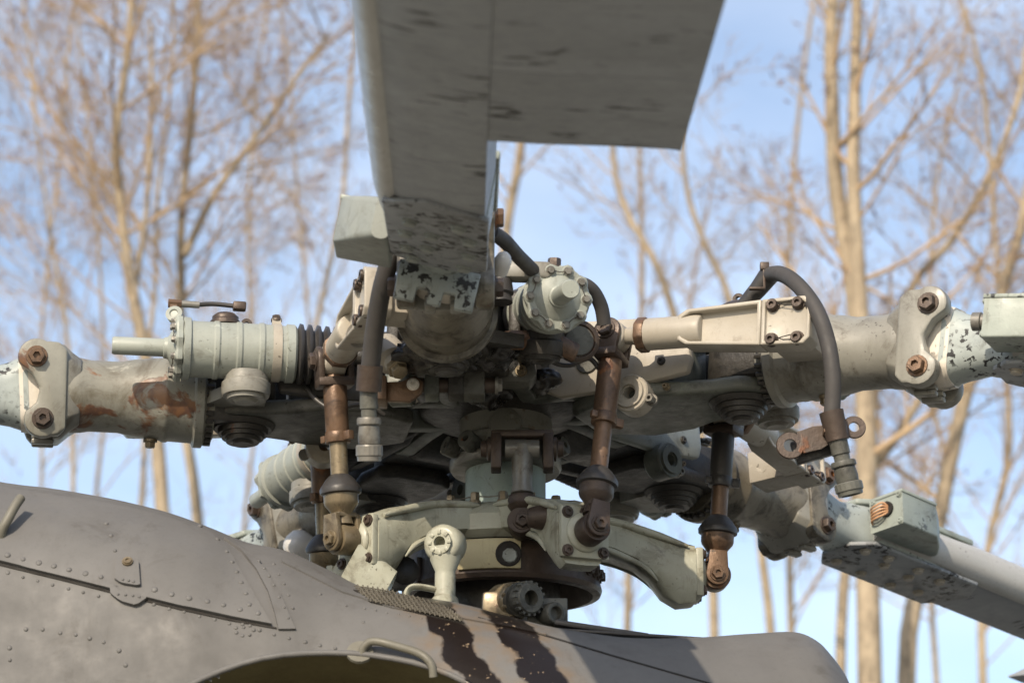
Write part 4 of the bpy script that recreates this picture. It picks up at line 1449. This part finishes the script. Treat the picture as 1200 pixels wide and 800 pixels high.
rivrow([(0, 651), (128, 682)], 18, .0066, .010)
rivrow([(172, 692), (312, 724)], 19, .0066, .010)
rivrow([(0, 669), (124, 700)], 18, .0046)
rivrow([(172, 706), (330, 745), (420, 766)], 18, .0046)
rivrow([(122, 612), (133, 638), (136, 660)], 14, .005, .010)
rivrow([(222, 615), (245, 627), (262, 645), (280, 680), (290, 705), (295, 718)], 13, .005, .010)
rivrow([(300, 655), (318, 682), (330, 708), (340, 732)], 10, .004, .006)
rivrow([(318, 655), (336, 690), (345, 720)], 12, .004)
rivrow([(20, 738), (40, 736), (80, 742), (130, 754), (148, 770), (146, 788)], 17, .005)
rivrow([(11, 752), (12, 780)], 14, .005)
for cx, cy in ((286, 738),):
    for k in range(7):
        a = k * 2 * pi / 7
        rivrow([(cx + 11 * cos(a), cy + 7 * sin(a)), (cx + 11 * cos(a) + .5, cy + 7 * sin(a))], 9, .0045)
rivrow([(141, 662), (158, 665)], 8, .0035, .018); rivrow([(142, 684), (160, 688)], 6, .0035, .018); rivrow([(135, 698), (168, 703)], 8, .0035, .010)
rivrow([(360, 690), (420, 716), (430, 740)], 26, .004)
rivrow([(420, 712), (500, 726)], 12, .0035)
o = b.obj('rivets', 'cowl', fus, sharp=60); o['kind'] = 'stuff'


# grab handles
def handle(pxs, r, name='grab_handle', out=.045):
    P = []
    for (x, y, k) in pxs:
        p, n = hit(x, y)
        P.append(p + n * (out * k))
    o = MB().tube(smooth(P, 6), r, 12).obj(name, 'olive_grey', fus, sharp=60)
    return P


M['olive_grey'] = mat('olive_grey_paint', (.15, .143, .115), (.115, .108, .085), .5, grime=.3, grimecol=(.1, .085, .05))
P = handle([(424, 768, 0), (427, 762, .55), (440, 760, 1.), (470, 766, 1.), (496, 775, 1.), (507, 783, .6), (508, 793, 0)], .0085, 'grab_handle', .022)
p, n = hit(422, 764)
b = MB(); b.rev(p, n, [(-.002, .028), (.004, .027), (.005, 0)], 14); b.obj('handle_foot', 'olive_grey', fus)
handle([(2, 632, 0), (3, 628, .7), (10, 622, 1.3), (18, 612, 1.7), (25, 605, 1.9)], .010, 'foot_peg', .025)

# wire screen by the swashplate, over a dark sheet painted as an opening
b = MB()


def scr(u, v):
    x0 = 412 + (528 - 412) * u; y0 = 688 + (716 - 688) * u - 4 * sin(pi * u)
    x1 = 432 + (545 - 432) * u; y1 = 706 + (731 - 706) * u
    return hit(x0 + (x1 - x0) * v, y0 + (y1 - y0) * v)


for k in range(40):
    for sl_ in (-1, 1):
        pts = []
        for j in range(9):
            u = k / 39 + sl_ * (j / 8 - .5) * .16
            if 0 <= u <= 1:
                p, n = scr(u, j / 8)
                if p:
                    pts.append(p + n * (.006 + .0018 * (1 if (j + k) % 2 else -1)))
        if len(pts) > 2:
            b.tube(pts, .0014, 5)
patch('opening_shade_sheet', [(414, 691), (470, 703), (528, 718)], [(434, 706), (490, 719), (544, 731)], 'near_black', .002, 20, 4, .003)  # skin stays closed here; the dark sheet paints the opening's shade
o = b.obj('wire_screen', 'mesh', fus); o['kind'] = 'stuff'

# deck plates round the mast base, behind the cowl edge
dk = []
b = MB(); b.prism([(-.42, -.30), (.60, -.46), (.60, .9), (-.42, .9)], (0, 0, -.93), X3, Y3, -.02, .0); b.obj('deck_plate', 'hub', fus, bev=.004)
b = MB()
pts = [at(640, 722, -.40), at(700, 724, -.36), at(745, 740, -.36), at(742, 752, -.42), at(640, 742, -.46)]
b.prism([(0, 0), (.20, -.0), (.235, .06), (.10, .2), (0, .2)], at(650, 728, -.42), V((1, -.02, -.16)), V((0, 1, .1)), -.006, .006); b.obj('deck_lip', 'rubber', fus, bev=.003)
b = MB(); b.prism([(0, 0), (.42, 0), (.40, .12), (.05, .14)], at(642, 736, -.46), V((1, .02, -.06)), V((0, 1, .05)), -.004, .003); b.obj('deck_flap', 'rubber', fus, bev=.002)
b = MB(); b.rev((SW.x, 0, -.93), Z3, [(0, .30), (.06, .27), (.12, .2), (.20, .15), (.20, .1)], 40); b.obj('mast_base', 'dark', fus, sharp=40)
# deck fitting left of the screen
b = MB(); b.loft([rr(-.06, .06, -.1, .05, .03, 0), rr(-.05, .05, -.1, .03, .03, .10)])
me = b.data('deck_fitting', M['star'], sharp=45)
mm = frame(at(410, 662, -.30), (1, .1, -.5), Z3)
link('deck_fitting', me, fus, mm)
b = MB(); b.rev(at(474, 668, -.2), (.3, -1, .1), [(-.04, 0), (-.04, .034), (.0, .034), (.01, .02), (.01, 0)], 24); b.obj('deck_roller', 'dark', fus)
# hull below the cowl, out of the picture, so the machine stands on something
b = MB()
hs = []
for x, k in ((-3.5, .45), (-2.6, .8), (-1.2, 1), (2.2, 1), (5, .5), (7.5, .2)):
    hs.append(rr(-.95 * k, .95 * k, -3.35 + (1 - k) * 1.2, -1.8 - .1 * (1 - k), .3 * k, x))
b.loft(hs); b.obj('hull', 'cowl', fus, sharp=50)
for x, y in ((-2.3, 0), (1.2, -.9), (1.2, .9)):
    b = MB(); b.tube([(x, y * .6, -3.0), (x, y, -3.7)], .06, 14); b.obj('wheel_strut', 'dark', fus)
    b = MB(); b.rev((x, y - .1, -3.66), Y3, [(0, .15), (.02, .3), (.06, .34), (.14, .34), (.18, .3), (.2, .15)], 32); b.obj('wheel', 'rubber', fus)

# ------------------------------------------------------------------ ground and trees
GZ = -4.0
b = MB()
N = 24
vs = [[b.bm.verts.new((-900 + 1800 * i / N, -900 + 1800 * j / N, GZ)) for j in range(N + 1)] for i in range(N + 1)]
for i in range(N):
    for j in range(N):
        b.bm.faces.new((vs[i][j], vs[i + 1][j], vs[i + 1][j + 1], vs[i][j + 1]))
g = b.obj('ground', 'soil'); g['kind'] = 'structure'


class Fast:
    def __init__(s):
        s.v, s.f = [], []

    def tube(s, pts, r0, r1, n):
        base = len(s.v); m = len(pts)
        hint = None
        for i, p in enumerate(pts):
            d = pts[min(i + 1, m - 1)] - pts[max(i - 1, 0)]
            if d.length < 1e-6:
                d = Z3
            x, y, z = basis(d, hint)
            hint = x
            r = r0 + (r1 - r0) * i / (m - 1)
            for k in range(n):
                a = 2 * pi * k / n
                s.v.append(p + (x * cos(a) + y * sin(a)) * r)
        for i in range(m - 1):
            for k in range(n):
                j = (k + 1) % n
                s.f.append((base + i * n + k, base + i * n + j, base + (i + 1) * n + j, base + (i + 1) * n + k))

    def bud(s, p, d, L, r):
        x, y, z = basis(d)
        b = len(s.v)
        s.v += [p, p + d * L * .5 + x * r, p + d * L * .5 - x * r * .5 + y * r * .87, p + d * L * .5 - x * r * .5 - y * r * .87, p + d * L]
        for i in range(3):
            j = (i + 1) % 3
            s.f += [(b, b + 1 + j, b + 1 + i), (b + 4, b + 1 + i, b + 1 + j)]

    def obj(s, name, m, parent):
        me = bpy.data.meshes.new(name)
        me.from_pydata([tuple(v) for v in s.v], [], s.f)
        me.materials.append(M[m])
        me.polygons.foreach_set('use_smooth', [True] * len(me.polygons))
        return link(name, me, parent)


def grow(rng, start, d, L, r, lev, trunk, crown, buds, up=.25, dens=1.):
    n = 6 if lev < 2 else 4
    pts = [start]; p = start.copy(); dd = d.normalized()
    for i in range(n):
        dd = (dd + V((rng.uniform(-1, 1), rng.uniform(-1, 1), rng.uniform(-.6, .8))) * (.13 if lev < 2 else .2) + Z3 * up * .12).normalized()
        p = p + dd * (L / n); pts.append(p)
    (trunk if lev == 0 else crown).tube(pts, r, r * (.35 if lev else .5), [6, 5, 4, 3][min(lev, 3)])
    if lev >= 3:
        for k in range(rng.choice((0, 0, 1, 1))):
            q = pts[rng.randrange(1, n + 1)]
            buds.bud(q, (dd + V((rng.uniform(-1, 1), rng.uniform(-1, 1), rng.uniform(-1, .6))) * .8).normalized(), rng.uniform(.05, .11), rng.uniform(.006, .013))
        return
    nb = int({1: 8, 2: 8}[lev] * dens + rng.random())
    for k in range(nb):
        t = rng.uniform(.2, 1.) * n
        i = min(int(t), n - 1)
        q = pts[i].lerp(pts[i + 1], t - i)
        ax = (pts[i + 1] - pts[i]).normalized()
        x, y, z = basis(ax)
        a = rng.uniform(0, 2 * pi); sp = rng.uniform(.5, 1.0)
        cd = ax + (x * cos(a) + y * sin(a)) * sp
        cl = L * rng.uniform(.32, .6) * (1.15 - .5 * t / n)
        grow(rng, q, cd, cl, max(.0035, r * .45 * (1 - .4 * t / n)), lev + 1, trunk, crown, buds, up, dens)


def tree(label, path, y, wpx, seed, nbr, brange=(.25, 1.), blen=2.4, dens=1., extra=(), m='bark'):
    rng = random.Random(seed)
    P = [at(px, py, y) for px, py in path]                       # path listed from low to high
    base = V((P[0].x + (P[0].x - P[1].x) * .3, P[0].y, GZ - .1))
    sc = (P[0] - CAM).length / FPX
    topd = (P[-1] - P[-2]).normalized()
    full = [base, base.lerp(P[0], .5) + V((rng.uniform(-.1, .1), 0, 0))] + P + [P[-1] + topd * 2.0 + V((rng.uniform(-.3, .3), 0, 0)), P[-1] + topd * 4.0 + V((rng.uniform(-.6, .6), .2, 0))]
    full = [p + V((0, rng.uniform(-.15, .15) if i > 1 else 0, 0)) for i, p in enumerate(full)]
    sm = smooth(full, 5)
    th = thing('bare_tree', label, 'tree', T(*base), 'bare trees in the background')
    off = base
    tk, cr, bd = Fast(), Fast(), Fast()
    r0 = wpx * sc / 2
    n = len(sm)
    tk.tube([p - off for p in sm], r0 * 1.25, r0 * .4, 10)
    for k in range(nbr):
        t = rng.uniform(*brange)
        i = min(int(t * (n - 1)), n - 2)
        q = sm[i].lerp(sm[i + 1], t * (n - 1) - i)
        a = rng.uniform(0, 2 * pi)
        d = V((cos(a), sin(a) * .8, rng.uniform(.35, 1.3)))
        grow(rng, q - off, d, blen * rng.uniform(.6, 1.25) * (1.25 - .6 * t), r0 * rng.uniform(.2, .42) * (1.2 - .6 * t), 1, tk, cr, bd, .3, dens)
    for pts, w in ([extra] if extra else []):                                          # a big limb seen in the photo
        E = smooth([at(px, py, y + dy) - off for px, py, dy in pts], 5)
        tk.tube(E, w * sc / 2, w * sc / 4, 8)
        for k in range(7):
            q = E[rng.randrange(len(E) // 4, len(E))]
            grow(rng, q, V((rng.uniform(-1, 1), rng.uniform(-1, 1), rng.uniform(.2, 1))), blen * rng.uniform(.4, .8), w * sc * .16, 1, tk, cr, bd, .3, dens)
    tk.obj('trunk', m, th)
    cr.obj('crown', 'twig', th)
    o = bd.obj('catkins', 'bud', th); o['kind'] = 'stuff'


tree('thick pale double tree trunk right of the right hose', [(1018, 800), (1016, 640), (1014, 480), (1000, 330), (982, 220), (973, 120), (974, 0)], 15, 27, 1, 22, (.3, 1.), 1.9, .75,
     extra=([(1014, 470, 0), (1006, 330, -.05), (1000, 200, -.05), (1003, 60, 0), (1006, -60, 0)], 23), )
tree('slanting tree at the far right with a branch rising to the corner', [(1060, 800), (1095, 640), (1130, 470), (1165, 370), (1195, 270), (1225, 150)], 16, 20, 2, 18, (.25, 1.), 1.8, .75,
     extra=([(1010, 560, .5), (1045, 520, 0), (1095, 440, 0), (1140, 380, 0)], 13))
tree('thin curved tree rising behind the right arm to the upper right', [(985, 800), (1000, 600), (1030, 440), (1068, 340), (1118, 275), (1160, 205), (1195, 110), (1210, 20)], 17, 12, 3, 14, (.25, 1.), 1.6, .75)
tree('slim tree between the near blade corner and the right arm', [(905, 800), (890, 640), (880, 480), (856, 345), (826, 280), (806, 220), (797, 150), (790, 40)], 19, 10, 4, 9, (.3, 1.), 1.6, .65)
tree('slim leaning tree behind the bolted damper cap', [(840, 800), (830, 560), (800, 400), (770, 320), (740, 260), (722, 200), (715, 120), (700, 0)], 21, 11, 5, 10, (.3, 1.), 1.8, .7)
tree('thin tree seen just right of the near blade spar', [(560, 800), (575, 500), (592, 280), (608, 190), (616, 100), (620, 0)], 22, 14, 6, 14, (.3, 1.), 2.4, 1.)
tree('tall left tree with forked top and pale crooked trunk', [(195, 800), (190, 600), (178, 460), (158, 350), (146, 280), (138, 180), (146, 90), (156, 20)], 17, 17, 7, 22, (.35, 1.), 2.3, .95,
     extra=([(158, 340, 0), (172, 240, -.1), (178, 120, -.1), (176, 20, 0)], 8))
tree('straight dark left tree near the grease line', [(240, 800), (232, 600), (215, 480), (210, 340), (214, 260), (222, 150), (232, 50), (236, -20)], 18, 13, 8, 20, (.35, 1.), 2.3, .95,
     extra=([(216, 300, 0), (250, 230, 0), (300, 160, 0), (345, 95, 0), (385, 40, 0)], 11))
tree('leaning tree between the two left trunks', [(150, 800), (170, 560), (172, 430), (180, 330), (186, 240), (196, 140), (203, 30)], 20, 7, 9, 16, (.35, 1.), 2.2, .9)
tree('thin twiggy tree near the left edge', [(80, 800), (84, 560), (78, 400), (60, 280), (45, 160), (30, 20)], 21, 6, 10, 18, (.3, 1.), 2.3, .95)
tree('slender tree left of the near blade', [(345, 800), (350, 560), (372, 380), (400, 250), (408, 120), (420, 0)], 22, 8, 12, 18, (.3, 1.), 2.4, 1.)
tree('twiggy tree showing between the two swashplate sides at right', [(735, 800), (738, 620), (745, 480), (752, 330), (748, 100)], 26, 9, 13, 22, (.25, .7), 2.1, .9)
tree('twiggy tree low behind the right swashplate arm', [(930, 800), (925, 650), (932, 500), (925, 300), (940, 100)], 27, 9, 14, 24, (.25, .65), 2.1, .95)
tree('bushy thin tree low at the far right', [(1150, 800), (1160, 640), (1180, 520), (1170, 300), (1150, 80)], 24, 10, 15, 24, (.25, .9), 2.2, .95)
tree('far twiggy tree in the upper left corner', [(40, 800), (50, 560), (48, 380), (66, 200), (84, 20)], 25, 5, 21, 24, (.3, 1.), 2.6, .9)
tree('thin tree half hidden by the near blade edge', [(392, 800), (380, 560), (366, 420), (350, 250), (336, 60)], 24, 5, 22, 22, (.3, 1.), 2.5, .9)
tree('far shrubby tree at the lower right edge', [(1100, 800), (1092, 700), (1110, 560), (1085, 420), (1100, 200)], 27, 7, 24, 28, (.25, .8), 2.2, 1.0)
tree('faint far tree behind the left grip', [(110, 800), (112, 600), (122, 470), (118, 320), (100, 120)], 28, 6, 16, 20, (.2, 1.), 2.8, 1.)
tree('faint far tree behind the left damper', [(290, 800), (285, 620), (300, 470), (290, 300), (300, 120)], 28, 6, 17, 20, (.2, 1.), 2.8, 1.)
